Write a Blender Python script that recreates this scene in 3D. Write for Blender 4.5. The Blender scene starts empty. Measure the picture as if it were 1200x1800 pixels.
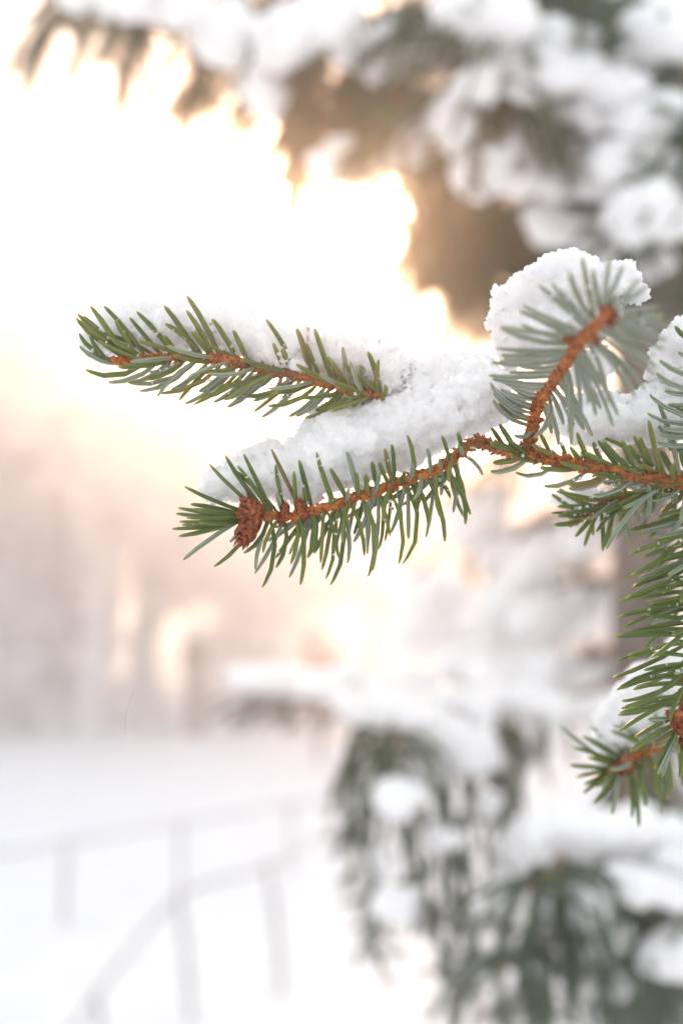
import bpy, bmesh, math, random
import numpy as np
from mathutils import Vector, Matrix, noise

# ------------------------------------------------------------------ camera, sky, sun, exposure
S = bpy.context.scene
COL = S.collection
FPX = 2500.0                       # focal length in photograph pixels (1200 x 1800)
CAM = Vector((0.0, 0.0, 1.5))
PITCH = math.radians(4.2)
FWD = Vector((0, math.cos(PITCH), math.sin(PITCH)))
UPV = Vector((0, -math.sin(PITCH), math.cos(PITCH)))
RGT = Vector((1, 0, 0))
FOCUS = 0.385

cd = bpy.data.cameras.new('camera')
cam = bpy.data.objects.new('camera', cd); COL.objects.link(cam)
cam.location = CAM
cam.rotation_euler = (math.pi / 2 + PITCH, 0, 0)
cd.sensor_fit = 'VERTICAL'; cd.sensor_height = 36; cd.sensor_width = 24; cd.lens = 50
cd.clip_start = 0.01; cd.clip_end = 1000
cd.dof.use_dof = True; cd.dof.focus_distance = FOCUS
cd.dof.aperture_fstop = 6.6
S.camera = cam

SUN_ELEV = math.radians(14.5)
SUN_AZ = math.radians(-0.6)        # from +Y towards +X
w = bpy.data.worlds.new('World'); S.world = w; w.use_nodes = True
nt = w.node_tree; nt.nodes.clear()
sky = nt.nodes.new('ShaderNodeTexSky'); sky.sky_type = 'NISHITA'; sky.sun_disc = False
sky.sun_elevation = SUN_ELEV; sky.sun_rotation = SUN_AZ
sky.air_density = 1.0; sky.dust_density = 1.5; sky.ozone_density = 1.0
hs = nt.nodes.new('ShaderNodeHueSaturation'); hs.inputs['Saturation'].default_value = 0.15
bg = nt.nodes.new('ShaderNodeBackground'); bg.inputs['Strength'].default_value = 0.15
wo = nt.nodes.new('ShaderNodeOutputWorld')
deck = nt.nodes.new('ShaderNodeMix'); deck.data_type = 'RGBA'          # thin even cloud deck over the clear sky
deck.inputs[0].default_value = 0.975
geo = nt.nodes.new('ShaderNodeTexCoord'); sep = nt.nodes.new('ShaderNodeSeparateXYZ'); nt.links.new(geo.outputs['Generated'], sep.inputs[0])
grad = nt.nodes.new('ShaderNodeMapRange')                              # overcast sky: brighter overhead than at the horizon
grad.inputs['To Min'].default_value = 0.76; grad.inputs['To Max'].default_value = 1.0
nt.links.new(sep.outputs['Z'], grad.inputs['Value'])
dk = nt.nodes.new('ShaderNodeVectorMath'); dk.operation = 'SCALE'; dk.inputs[0].default_value = (2.80, 2.93, 3.08)
nt.links.new(grad.outputs[0], dk.inputs['Scale']); nt.links.new(dk.outputs[0], deck.inputs[7])
nt.links.new(sky.outputs[0], hs.inputs['Color']); nt.links.new(hs.outputs[0], deck.inputs[6]); nt.links.new(deck.outputs[2], bg.inputs['Color'])
nt.links.new(bg.outputs[0], wo.inputs['Surface'])

sl = bpy.data.lights.new('sun', 'SUN'); sl.energy = 1.35; sl.angle = math.radians(2.0)
sl.color = (1.0, 0.57, 0.32)
sun = bpy.data.objects.new('sun', sl); COL.objects.link(sun)
sdir = Vector((math.sin(SUN_AZ) * math.cos(SUN_ELEV), math.cos(SUN_AZ) * math.cos(SUN_ELEV), math.sin(SUN_ELEV)))
sun.rotation_euler = sdir.to_track_quat('Z', 'Y').to_euler()
sun.location = (0, 30, 12)

S.view_settings.view_transform = 'Standard'; S.view_settings.look = 'None'
S.view_settings.gamma = 1.0; S.view_settings.use_curve_mapping = False
S.view_settings.exposure = 1.68
S.render.engine = 'CYCLES'
S.cycles.use_denoising = True; S.cycles.use_adaptive_sampling = True; S.cycles.adaptive_threshold = 0.025
S.cycles.max_bounces = 7; S.cycles.diffuse_bounces = 3; S.cycles.glossy_bounces = 2
S.cycles.transmission_bounces = 4; S.cycles.volume_bounces = 4; S.cycles.transparent_max_bounces = 8
S.cycles.sample_clamp_indirect = 6.0
HAZE_DENSITY = 0.044
HAZE_G = 0.90

# ------------------------------------------------------------------ helpers
def P(px, py, d):
    """photograph pixel and depth in metres -> point of the place"""
    px, py, d = float(px), float(py), float(d)
    return CAM + d * (FWD + RGT * ((px - 600) / FPX) + UPV * ((900 - py) / FPX))

def tag(o, label=None, cat=None, group=None, kind=None):
    if label: o['label'] = label
    if cat: o['category'] = cat
    if group: o['group'] = group
    if kind: o['kind'] = kind
    return o

def empty(name, loc):
    o = bpy.data.objects.new(name, None); COL.objects.link(o); o.location = loc
    o.empty_display_size = 0.05
    return o

def wmat(o):
    m = o.matrix_basis.copy()
    return wmat(o.parent) @ o.matrix_parent_inverse @ m if o.parent else m

def put(o, parent):
    if parent is not None:
        o.parent = parent
        o.matrix_parent_inverse = wmat(parent).inverted()
    return o

def mesh_obj(name, verts, faces, mat, parent=None, smooth=True, uvs=None):
    me = bpy.data.meshes.new(name)
    me.from_pydata([tuple(v) for v in verts] if not isinstance(verts, np.ndarray) else verts.tolist(), [],
                   faces if not isinstance(faces, np.ndarray) else faces.tolist())
    if smooth:
        me.polygons.foreach_set('use_smooth', [True] * len(me.polygons))
    me.materials.append(mat); me.update()
    o = bpy.data.objects.new(name, me); COL.objects.link(o)
    return put(o, parent)

def catmull(pts, n):
    """smooth curve through points (numpy k x 3), n samples"""
    pts = np.asarray(pts, float)
    k = len(pts)
    ext = np.vstack([2 * pts[0] - pts[1], pts, 2 * pts[-1] - pts[-2]])
    out = []
    for t in np.linspace(0, k - 1 - 1e-9, n):
        i = int(t); u = t - i
        p0, p1, p2, p3 = ext[i], ext[i + 1], ext[i + 2], ext[i + 3]
        out.append(0.5 * (2 * p1 + (p2 - p0) * u + (2 * p0 - 5 * p1 + 4 * p2 - p3) * u * u + (3 * p1 - p0 - 3 * p2 + p3) * u ** 3))
    return np.array(out)

def frames(c):
    t = np.gradient(c, axis=0); t /= np.linalg.norm(t, axis=1)[:, None] + 1e-12
    ref = np.array([0.13, 0.21, 0.97])
    n = np.cross(t, ref); n /= np.linalg.norm(n, axis=1)[:, None] + 1e-9
    b = np.cross(t, n)
    return t, n, b

def tube(c, r, sides, rough=None):
    """closed tube round centre line c with radii r; rough(ringlength, angle) scales the radius"""
    c = np.asarray(c, float); k = len(c); r = np.broadcast_to(np.asarray(r, float), (k,))
    t, n, b = frames(c)
    s = np.concatenate([[0], np.cumsum(np.linalg.norm(np.diff(c, axis=0), axis=1))])
    V = []
    for j in range(sides):
        a = 2 * math.pi * j / sides
        rr = r * (rough(s, a) if rough else 1.0)
        V.append(c + (n * math.cos(a) + b * math.sin(a)) * rr[:, None])
    V = np.stack(V, 1).reshape(-1, 3)
    F = []
    for i in range(k - 1):
        for j in range(sides):
            j2 = (j + 1) % sides
            F.append((i * sides + j, i * sides + j2, (i + 1) * sides + j2, (i + 1) * sides + j))
    V = np.vstack([V, c[0], c[-1]]); a0, a1 = k * sides, k * sides + 1
    for j in range(sides):
        j2 = (j + 1) % sides
        F.append((a0, j2, j)); F.append((a1, (k - 1) * sides + j, (k - 1) * sides + j2))
    return V, F

class Bag:
    """collects pieces of one mesh"""
    def __init__(s): s.v = []; s.f = []; s.n = 0
    def add(s, V, F):
        V = np.asarray(V, float)
        s.v.append(V); s.f.extend([tuple(i + s.n for i in f) for f in F]); s.n += len(V)
    def verts(s): return np.vstack(s.v)

# ------------------------------------------------------------------ materials
def new_mat(name):
    m = bpy.data.materials.new(name); m.use_nodes = True
    n = m.node_tree.nodes; l = m.node_tree.links
    return m, n, l, n['Principled BSDF']

def ramp(n, stops):
    r = n.new('ShaderNodeValToRGB')
    while len(r.color_ramp.elements) < len(stops): r.color_ramp.elements.new(0.5)
    for e, (p, c) in zip(r.color_ramp.elements, stops):
        e.position = p; e.color = (*c, 1)
    return r

def noise_tex(n, l, scale, detail=4, rough=0.6, coord='Object'):
    tc = n.new('ShaderNodeTexCoord'); t = n.new('ShaderNodeTexNoise')
    t.inputs['Scale'].default_value = scale; t.inputs['Detail'].default_value = detail
    t.inputs['Roughness'].default_value = rough
    l.new(tc.outputs[coord], t.inputs['Vector'])
    return t

def bump(n, l, src, b, strength, dist):
    bp = n.new('ShaderNodeBump'); bp.inputs['Strength'].default_value = strength; bp.inputs['Distance'].default_value = dist
    l.new(src, bp.inputs['Height']); l.new(bp.outputs[0], b.inputs['Normal'])

def m_noise(name, c1, c2, scale, rough=0.8, bs=0.0, bd=0.01, sss=0.0, sr=0.01, p=(0.35, 0.65)):
    m, n, l, b = new_mat(name)
    t = noise_tex(n, l, scale)
    r = ramp(n, [(p[0], c1), (p[1], c2)])
    l.new(t.outputs['Fac'], r.inputs[0]); l.new(r.outputs[0], b.inputs['Base Color'])
    b.inputs['Roughness'].default_value = rough
    if bs: bump(n, l, t.outputs['Fac'], b, bs, bd)
    if sss:
        b.inputs['Subsurface Weight'].default_value = sss
        b.inputs['Subsurface Radius'].default_value = (1, 1, 1); b.inputs['Subsurface Scale'].default_value = sr
    return m

M = {}
M['snow_near'] = m_noise('fresh_snow', (0.95, 0.952, 0.958), (0.985, 0.985, 0.986), 900, 0.55, 0.6, 0.0008, 1.0, 0.006)
M['snow_bough'] = m_noise('bough_snow', (0.92, 0.922, 0.93), (0.965, 0.965, 0.967), 60, 0.6, 0.3, 0.004, 0.6, 0.03)
M['snow_ground'] = m_noise('ground_snow', (0.74, 0.75, 0.77), (0.83, 0.83, 0.84), 3, 0.65, 0.3, 0.03)
M['bark'] = m_noise('grey_bark', (0.075, 0.06, 0.05), (0.2, 0.17, 0.15), 30, 0.85, 0.6, 0.01)
M['limb'] = m_noise('brown_limb', (0.12, 0.065, 0.035), (0.24, 0.13, 0.07), 60, 0.8, 0.5, 0.004)
M['post_wood'] = m_noise('weathered_wood', (0.05, 0.04, 0.03), (0.12, 0.10, 0.07), 9, 0.85, 0.4, 0.01)
M['fence_wood'] = m_noise('frosted_wood', (0.24, 0.235, 0.23), (0.48, 0.48, 0.48), 14, 0.85, 0.4, 0.006)
M['cone'] = m_noise('cone_brown', (0.17, 0.06, 0.025), (0.32, 0.13, 0.05), 90, 0.6, 0.4, 0.002)
M['foliage'] = m_noise('spruce_foliage', (0.028, 0.055, 0.028), (0.075, 0.115, 0.05), 9, 0.5, p=(0.3, 0.7))
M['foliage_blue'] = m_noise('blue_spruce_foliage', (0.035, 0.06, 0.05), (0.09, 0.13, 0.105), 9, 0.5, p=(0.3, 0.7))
M['thread'] = m_noise('silk', (0.7, 0.7, 0.7), (0.8, 0.8, 0.8), 50, 0.4)
M['dry_blade'] = m_noise('dry_blade', (0.5, 0.48, 0.36), (0.62, 0.6, 0.45), 300, 0.6)
M['red_leaf'] = m_noise('red_leaves', (0.22, 0.05, 0.045), (0.34, 0.11, 0.09), 6, 0.6)

def m_twig():
    m, n, l, b = new_mat('orange_twig_bark')
    t = noise_tex(n, l, 330, 6, 0.78)
    r = ramp(n, [(0.30, (0.07, 0.018, 0.006)), (0.42, (0.24, 0.055, 0.010)), (0.54, (0.50, 0.14, 0.016)), (0.68, (0.62, 0.26, 0.06))])
    l.new(t.outputs['Fac'], r.inputs[0])
    t2 = noise_tex(n, l, 85, 3, 0.6)
    r2 = ramp(n, [(0.45, (0, 0, 0)), (0.68, (.75, .75, .75))]); l.new(t2.outputs['Fac'], r2.inputs[0])
    mx = n.new('ShaderNodeMix'); mx.data_type = 'RGBA'
    l.new(r2.outputs[0], mx.inputs[0]); l.new(r.outputs[0], mx.inputs[6]); mx.inputs[7].default_value = (0.16, 0.075, 0.035, 1)
    l.new(mx.outputs[2], b.inputs['Base Color'])
    b.inputs['Roughness'].default_value = 0.55
    bump(n, l, t.outputs['Fac'], b, 0.6, 0.0006)
    return m
M['twig'] = m_twig()
M['bud'] = m_noise('bud_scales', (0.22, 0.05, 0.018), (0.48, 0.14, 0.04), 450, 0.45, 0.5, 0.0005)

def m_needle(name, green_a, green_b, pale):
    m, n, l, b = new_mat(name)
    uv = n.new('ShaderNodeUVMap'); uv.uv_map = 'UVMap'
    sx = n.new('ShaderNodeSeparateXYZ'); l.new(uv.outputs[0], sx.inputs[0])
    oi = n.new('ShaderNodeObjectInfo')
    g = ramp(n, [(0.0, green_a), (0.84, green_b), (0.93, (0.21, 0.21, 0.04)), (1.0, (0.20, 0.12, 0.04))])
    l.new(oi.outputs['Random'], g.inputs[0])
    # pale stomatal lines round the cross-section: strong on the under side, faint on the upper
    st = ramp(n, [(0.0, (0, 0, 0)), (0.06, (0, 0, 0)), (0.14, (.16, .16, .16)), (0.2, (0, 0, 0)), (0.30, (0, 0, 0)), (0.36, (.16, .16, .16)),
                  (0.44, (0, 0, 0)), (0.54, (0, 0, 0)), (0.60, (1, 1, 1)), (0.69, (1, 1, 1)), (0.735, (.1, .1, .1)), (0.765, (.1, .1, .1)),
                  (0.81, (1, 1, 1)), (0.90, (1, 1, 1)), (0.96, (0, 0, 0))])
    l.new(sx.outputs['X'], st.inputs[0])
    mx = n.new('ShaderNodeMix'); mx.data_type = 'RGBA'
    l.new(st.outputs[0], mx.inputs[0]); l.new(g.outputs[0], mx.inputs[6]); mx.inputs[7].default_value = (*pale, 1)
    tip = ramp(n, [(0.0, (1, 1, 1)), (0.05, (0, 0, 0)), (0.9, (0, 0, 0)), (0.985, (1, 1, 1))])
    l.new(sx.outputs['Y'], tip.inputs[0])
    m2 = n.new('ShaderNodeMix'); m2.data_type = 'RGBA'
    l.new(tip.outputs[0], m2.inputs[0]); l.new(mx.outputs[2], m2.inputs[6]); m2.inputs[7].default_value = (0.33, 0.34, 0.07, 1)
    l.new(m2.outputs[2], b.inputs['Base Color'])
    b.inputs['Roughness'].default_value = 0.36
    tl = n.new('ShaderNodeBsdfTranslucent'); tl.inputs['Color'].default_value = (0.42, 0.44, 0.06, 1)
    ms = n.new('ShaderNodeMixShader'); ms.inputs[0].default_value = 0.3
    l.new(b.outputs[0], ms.inputs[1]); l.new(tl.outputs[0], ms.inputs[2]); l.new(ms.outputs[0], n['Material Output'].inputs['Surface'])
    return m
M['needle'] = m_needle('spruce_needle', (0.055, 0.12, 0.018), (0.165, 0.225, 0.035), (0.36, 0.44, 0.38))
M['needle_pale'] = m_needle('frosty_needle', (0.11, 0.145, 0.08), (0.18, 0.20, 0.11), (0.36, 0.41, 0.36))

def m_frost(name, wood, snow=(0.95, 0.95, 0.955), cover=0.5):
    """bare twigs coated with snow: white where the wood faces up, wood beneath"""
    m, n, l, b = new_mat(name)
    ge = n.new('ShaderNodeNewGeometry'); sx = n.new('ShaderNodeSeparateXYZ'); l.new(ge.outputs['Normal'], sx.inputs[0])
    t = noise_tex(n, l, 1.3, 3)
    ad = n.new('ShaderNodeMath'); ad.operation = 'ADD'
    ab = n.new('ShaderNodeMath'); ab.operation = 'MULTIPLY'; ab.inputs[1].default_value = 0.22
    l.new(sx.outputs['Z'], ab.inputs[0]); l.new(ab.outputs[0], ad.inputs[0]); l.new(t.outputs['Fac'], ad.inputs[1])
    r = ramp(n, [(1 - cover - 0.12, wood), (1 - cover + 0.12, snow)])
    l.new(ad.outputs[0], r.inputs[0]); l.new(r.outputs[0], b.inputs['Base Color'])
    b.inputs['Roughness'].default_value = 0.8
    tl = n.new('ShaderNodeBsdfTranslucent'); l.new(r.outputs[0], tl.inputs['Color'])      # loose snow lets light through
    ms = n.new('ShaderNodeMixShader'); ms.inputs[0].default_value = 0.45
    l.new(b.outputs[0], ms.inputs[1]); l.new(tl.outputs[0], ms.inputs[2]); l.new(ms.outputs[0], n['Material Output'].inputs['Surface'])
    return m
M['frost_pink'] = m_frost('snowy_pinkish_twigs', (0.66, 0.54, 0.53), cover=0.8)
M['frost_grey'] = m_frost('snowy_grey_twigs', (0.6, 0.58, 0.585), cover=0.8)
M['frost_green'] = m_frost('snowy_conifer', (0.2, 0.24, 0.2), cover=0.85)
M['frost_trunk'] = m_frost('snowy_trunk', (0.34, 0.29, 0.27), cover=0.72)

# ------------------------------------------------------------------ ground (one sheet to beyond the trees)
def ground_height(x, y):
    h = 0.10 * math.sin(x * 0.31 + 0.4) * math.cos(y * 0.23 + 1.0) + 0.05 * math.sin(x * 0.9 + y * 0.6)
    h += 0.05 * noise.noise(Vector((x * 0.7, y * 0.7, 3.1))) + 0.02 * noise.noise(Vector((x * 2.3, y * 2.3, 7.7)))
    rise = min(1.0, max(0.0, (math.hypot(x, y) - 30) / 34)); rise = rise * rise * (3 - 2 * rise) * 1.2
    return h * min(1.0, math.hypot(x, y - 6) / 4 + 0.4) + rise

def ground_at(px, py):
    """point where the sight line through a pixel meets the snow"""
    d = FWD + RGT * ((px - 600) / FPX) + UPV * ((900 - py) / FPX)
    t = 1.0
    for _ in range(4000):
        p = CAM + d * t
        if p.z < ground_height(p.x, p.y): break
        t += 0.02
    return p

def build_ground():
    def axis(lim, fine, step):
        a = list(np.arange(0, fine, step)); s = step; x = fine
        while x < lim: a.append(x); s *= 1.22; x += s
        a.append(lim)
        return np.array(sorted(set([-v for v in a] + a)))
    xs = axis(150, 12, 0.25); ys = axis(150, 22, 0.25)
    V = [(x, y, ground_height(x, y)) for y in ys for x in xs]
    nx = len(xs)
    F = [(j * nx + i, j * nx + i + 1, (j + 1) * nx + i + 1, (j + 1) * nx + i) for j in range(len(ys) - 1) for i in range(nx - 1)]
    o = mesh_obj('ground', V, F, M['snow_ground'])
    tag(o, 'smooth white snow lying over the open ground', None, kind='structure')
build_ground()

# ------------------------------------------------------------------ far trees
def grow(rng, p, d, length, r, depth, wood, tips, spread=0.55, up=0.12):
    n = 4
    pts = [p]
    q = p.copy(); dd = d.copy()
    for i in range(n):
        dd = dd + rng.normal(0, 0.13, 3) + np.array([0, 0, up * 0.5]); dd /= np.linalg.norm(dd)
        q = q + dd * length / n; pts.append(q.copy())
    pts = np.array(pts)
    V, F = tube(pts, np.linspace(r, r * 0.6, n + 1), 5 if depth > 1 else 3)
    wood.add(V, F)
    if depth == 0:
        tips.append((pts[-1], dd)); tips.append((pts[2], dd)); return
    k = 3 if depth > 1 else 4
    for i in range(k):
        at = pts[rng.integers(2, n + 1)] if i else pts[-1]
        nd = dd + rng.normal(0, spread, 3) + np.array([0, 0, up]); nd /= np.linalg.norm(nd)
        grow(rng, at, nd, length * rng.uniform(0.62, 0.8), r * 0.58, depth - 1, wood, tips, spread, up)

def flakes(rng, tips, per, size, spread):
    """small snowy twig ends: slim bent blades spread round the tips"""
    V = []; F = []
    for p, d in tips:
        for _ in range(per):
            c = p + rng.normal(0, spread, 3)
            a = d + rng.normal(0, 0.7, 3); a /= np.linalg.norm(a)
            s = np.cross(a, rng.normal(0, 1, 3)); s /= np.linalg.norm(s)
            L = size * rng.uniform(0.6, 1.5); W = L * 0.16
            i = len(V)
            V += [c - a * L * .5, c + s * W, c + a * L * .5 + np.array([0, 0, -L * .1]), c - s * W, c + np.cross(a, s) * W]
            F += [(i, i + 1, i + 4), (i + 1, i + 2, i + 4), (i + 2, i + 3, i + 4), (i + 3, i, i + 4)]
    return np.array(V), F

def far_tree(seed, mat, h, spread):
    rng = np.random.default_rng(seed)
    wood = Bag(); tips = []
    tr = h * 0.34
    pts = np.array([[0, 0, -0.25], [0.02 * h * rng.normal(), 0.02 * h * rng.normal(), tr * 0.5], [0.03 * h * rng.normal(), 0.03 * h * rng.normal(), tr]])
    V, F = tube(catmull(pts, 8), np.linspace(h * 0.024, h * 0.016, 8), 8); wood.add(V, F)
    for i in range(6):
        a = i * 2.4 + rng.uniform(-.4, .4)
        d = np.array([math.cos(a) * spread, math.sin(a) * spread, 0.9]); d /= np.linalg.norm(d)
        st = pts[2] * (1 - 0.07 * (i % 4)) ; 
        grow(rng, st, d, h * 0.24 * rng.uniform(0.85, 1.15), h * 0.011, 2, wood, tips, 0.5)
    t = empty('bare_tree', (0, 0, 0))
    mesh_obj('trunk', wood.verts(), wood.f, M['frost_trunk'], t)
    V, F = flakes(rng, tips, 10, h * 0.05, h * 0.04)
    cr = mesh_obj('crown', V, F, mat, t); cr['kind'] = 'stuff'
    return t

def far_conifer(seed, h):
    rng = np.random.default_rng(seed)
    t = empty('snowy_conifer', (0, 0, 0))
    V, F = tube(np.array([[0, 0, -.25], [0, 0, h * .5], [0, 0, h]]), [h * .02, h * .012, h * .002], 7)
    mesh_obj('trunk', V, F, M['frost_trunk'], t)
    tips = []
    z = h * 0.08
    while z < h * 0.99:
        R = (1 - z / h) ** 0.85 * h * 0.22 + 0.03 * h
        for k in range(7):
            a = rng.uniform(0, 2 * math.pi)
            d = np.array([math.cos(a), math.sin(a), -0.35]); d /= np.linalg.norm(d)
            for q in (0.3, 0.55, 0.8, 1.0):
                tips.append((np.array([math.cos(a) * R * q, math.sin(a) * R * q, z - R * q * 0.35]), d))
        z += h * 0.035
    V, F = flakes(rng, tips, 5, h * 0.055, h * 0.014)
    cr = mesh_obj('crown', V, F, M['frost_green'], t); cr['kind'] = 'stuff'
    return t

def copy_tree(o, parent=None):
    c = o.copy(); COL.objects.link(c); c.parent = parent
    for ch in list(o.children): copy_tree(ch, c)
    return c

protos = [far_tree(11, M['frost_pink'], 5.6, 0.75), far_tree(12, M['frost_grey'], 6.2, 0.6), far_tree(13, M['frost_pink'], 4.6, 0.9), far_conifer(14, 6.0)]
LAB = ['tall snow-laden bare tree with pinkish twigs beyond the snowfield',
       'snow-laden bare tree with grey twigs beyond the snowfield',
       'low spreading snow-laden tree with pinkish twigs beyond the snowfield',
       'snow-covered conifer among the bare trees beyond the snowfield']
GRP = ['tall pinkish bare trees', 'grey bare trees', 'low pinkish bare trees', 'far snowy conifers']
spots = [(-40, 17.5, 0, 1.05), (60, 19, 3, 1.0), (150, 18, 1, .95), (235, 21, 0, 1.1), (310, 20, 2, 1.0), (390, 19, 0, .8), (470, 22, 2, 1.0),
         (560, 19.5, 2, .8), (640, 23, 2, .95), (720, 21, 0, .72), (800, 24, 1, .8), (900, 20, 0, .85), (1010, 23, 3, .9), (1120, 21, 1, 1.0),
         (1230, 22, 0, 1.0), (1330, 19, 2, 1.1), (-150, 20, 1, 1.0), (-260, 18, 0, 1.0),
         (0, 27, 1, 1.15), (110, 29, 0, 1.2), (200, 28, 2, 1.3), (350, 30, 1, .95), (520, 31, 0, .85), (680, 30, 1, .8), (850, 32, 0, 1.0),
         (980, 29, 2, 1.2), (1100, 31, 1, 1.1), (1250, 30, 0, 1.1), (-120, 30, 3, 1.2), (430, 26, 3, .62), (1400, 27, 1, 1.1), (-330, 27, 2, 1.2),
         (60, 38, 0, 1.2), (170, 42, 1, 1.1), (260, 39, 0, 1.2), (390, 43, 2, 1.2), (500, 40, 0, .95), (610, 38, 2, 1.0), (700, 42, 0, .95),
         (850, 41, 1, 1.1), (960, 39, 2, 1.3), (1090, 38, 0, 1.1), (1200, 42, 1, 1.2), (-60, 40, 0, 1.2), (20, 23, 2, 1.25), (270, 24, 1, 1.0)]
used = set(); rr = random.Random(5)
for px, Y, k, s in spots:
    o = protos[k] if k not in used else copy_tree(protos[k]); used.add(k)
    x = (px - 600) / FPX * Y
    if px < 330 and k != 3: s = min(s * 1.22, (7.3 if Y < 30 else 6.6) / (5.6, 6.2, 4.6)[k])
    o.location = (x, Y, ground_height(x, Y)); o.rotation_euler.z = rr.uniform(0, 6.28); o.scale = (s, s, s)
    row = 0 if Y < 24.5 else (1 if Y < 35 else 2)
    tag(o, LAB[k] + ('', ', behind the front row', ', on the low rise behind')[row], 'tree', GRP[k] + (' of the front row', ' behind the front row', ' on the rise')[row])

# ------------------------------------------------------------------ post, red shrub, fences
def build_post():
    p = ground_at(342, 1292)
    k = p.y / FPX
    t = empty('wooden_post', p)
    b = Bag()
    V, F = tube(catmull([[p.x, p.y, p.z - .3], [p.x + .01, p.y, p.z + .5], [p.x - .01, p.y, p.z + 160 * k]], 10), np.linspace(19 * k, 16 * k, 10), 9,
                lambda s, a: 1 + .06 * np.sin(3 * a + s * 3))
    mesh_obj('shaft', V, F, M['post_wood'], t)
    V, F = tube(np.array([[p.x, p.y, p.z + 115 * k], [p.x, p.y, p.z + 150 * k], [p.x, p.y, p.z + 168 * k], [p.x, p.y, p.z + 176 * k]]), [22 * k, 25 * k, 21 * k, 4 * k], 9)
    mesh_obj('head_block', V, F, M['post_wood'], t)
    tag(t, 'short weathered brown wooden post standing at the edge of the snowfield', 'post')
    V, F = tube(np.array([[p.x, p.y, p.z + 172 * k], [p.x, p.y, p.z + 182 * k], [p.x, p.y, p.z + 193 * k], [p.x, p.y, p.z + 198 * k]]), [24 * k, 26 * k, 18 * k, 3 * k], 10)
    tag(mesh_obj('snow_tuft', V, F, M['snow_bough']), 'small cap of snow on the weathered brown post', 'snow')
build_post()

def build_shrub(px, py, Y, R, seed, label, mat):
    rng = np.random.default_rng(seed)
    x = (px - 600) / FPX * Y; z0 = ground_height(x, Y)
    t = empty('red_shrub', (x, Y, z0))
    zc = P(px, py, Y).z
    wood = Bag(); tips = []
    for i in range(9):
        a = rng.uniform(0, 6.28); top = np.array([x + math.cos(a) * R * rng.uniform(.2, .8), Y + math.sin(a) * R * rng.uniform(.2, .8), zc + R * rng.uniform(-.2, .8)])
        pts = catmull([[x, Y, z0 - .1], [(x * 2 + top[0]) / 3, (Y * 2 + top[1]) / 3, (z0 + top[2]) / 2], top], 8)
        V, F = tube(pts, np.linspace(.02, .006, 8), 4); wood.add(V, F)
        for q in (4, 5, 6, 7): tips.append((pts[q], np.array([0, 0, 1.])))
    mesh_obj('stems', wood.verts(), wood.f, M['limb'], t)
    V, F = flakes(rng, tips, 16, R * .28, R * .24)
    mesh_obj('leaves', V, F, mat, t)['kind'] = 'stuff'
    tag(t, label, 'shrub')
build_shrub(560, 1150, 14.0, 0.24, 3, 'small shrub with faded red leaves below the snowy trees', M['red_leaf'])

def build_fence(name_label, rail, posts, k_r, post_h):
    """low snow-crusted rail on posts; rail pixels give ground-standing points"""
    root = None
    tops = []
    for (tx, ty, bx, by, hid) in posts:
        g = ground_at(bx, by)
        d = (g - CAM).dot(FWD)
        top = P(tx, ty, d)
        tops.append((g, top, hid))
    root = empty('fence', tops[0][0]); tag(root, name_label, 'fence')
    for g, top, hid in tops:
        L = (top - g).length
        V, F = tube(catmull([list(g - Vector((0, 0, .3))), list(g.lerp(top, .5)), list(top)], 8), np.linspace(k_r, k_r * .85, 8), 8, lambda s, a: 1 + .08 * np.sin(2 * a + s * 9))
        mesh_obj('post', V, F, M['fence_wood'], root)
    pts = [list(t - Vector((0, 0, .02))) for g, t, h in tops]
    V, F = tube(catmull(pts, 40), k_r * .62, 7, lambda s, a: 1 + .12 * np.sin(5 * s + a))
    mesh_obj('rail', V, F, M['fence_wood'], root)
    return pts
build_fence('low pale snow-crusted fence curving across the snow, its posts leaning', None,
            [(60, 1900, 90, 2080, 1), (165, 1745, 185, 1850, 0), (312, 1570, 345, 1800, 0), (470, 1515, 502, 1745, 0), (610, 1445, 640, 1620, 0), (780, 1395, 800, 1530, 0)], 0.015, 1)
build_fence('faint pale snow-crusted fence farther off, standing straight across the snowfield', None,
            [(-90, 1505, -95, 1680, 0), (118, 1475, 112, 1625, 0), (318, 1440, 318, 1570, 0), (510, 1410, 512, 1530, 0), (690, 1385, 692, 1490, 0)], 0.015, 1)

# ------------------------------------------------------------------ snow clumps
def fract(v, s, seed):
    return noise.noise(v * s + Vector((seed * 3.7, seed * 1.3, seed * 2.1)))

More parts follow.
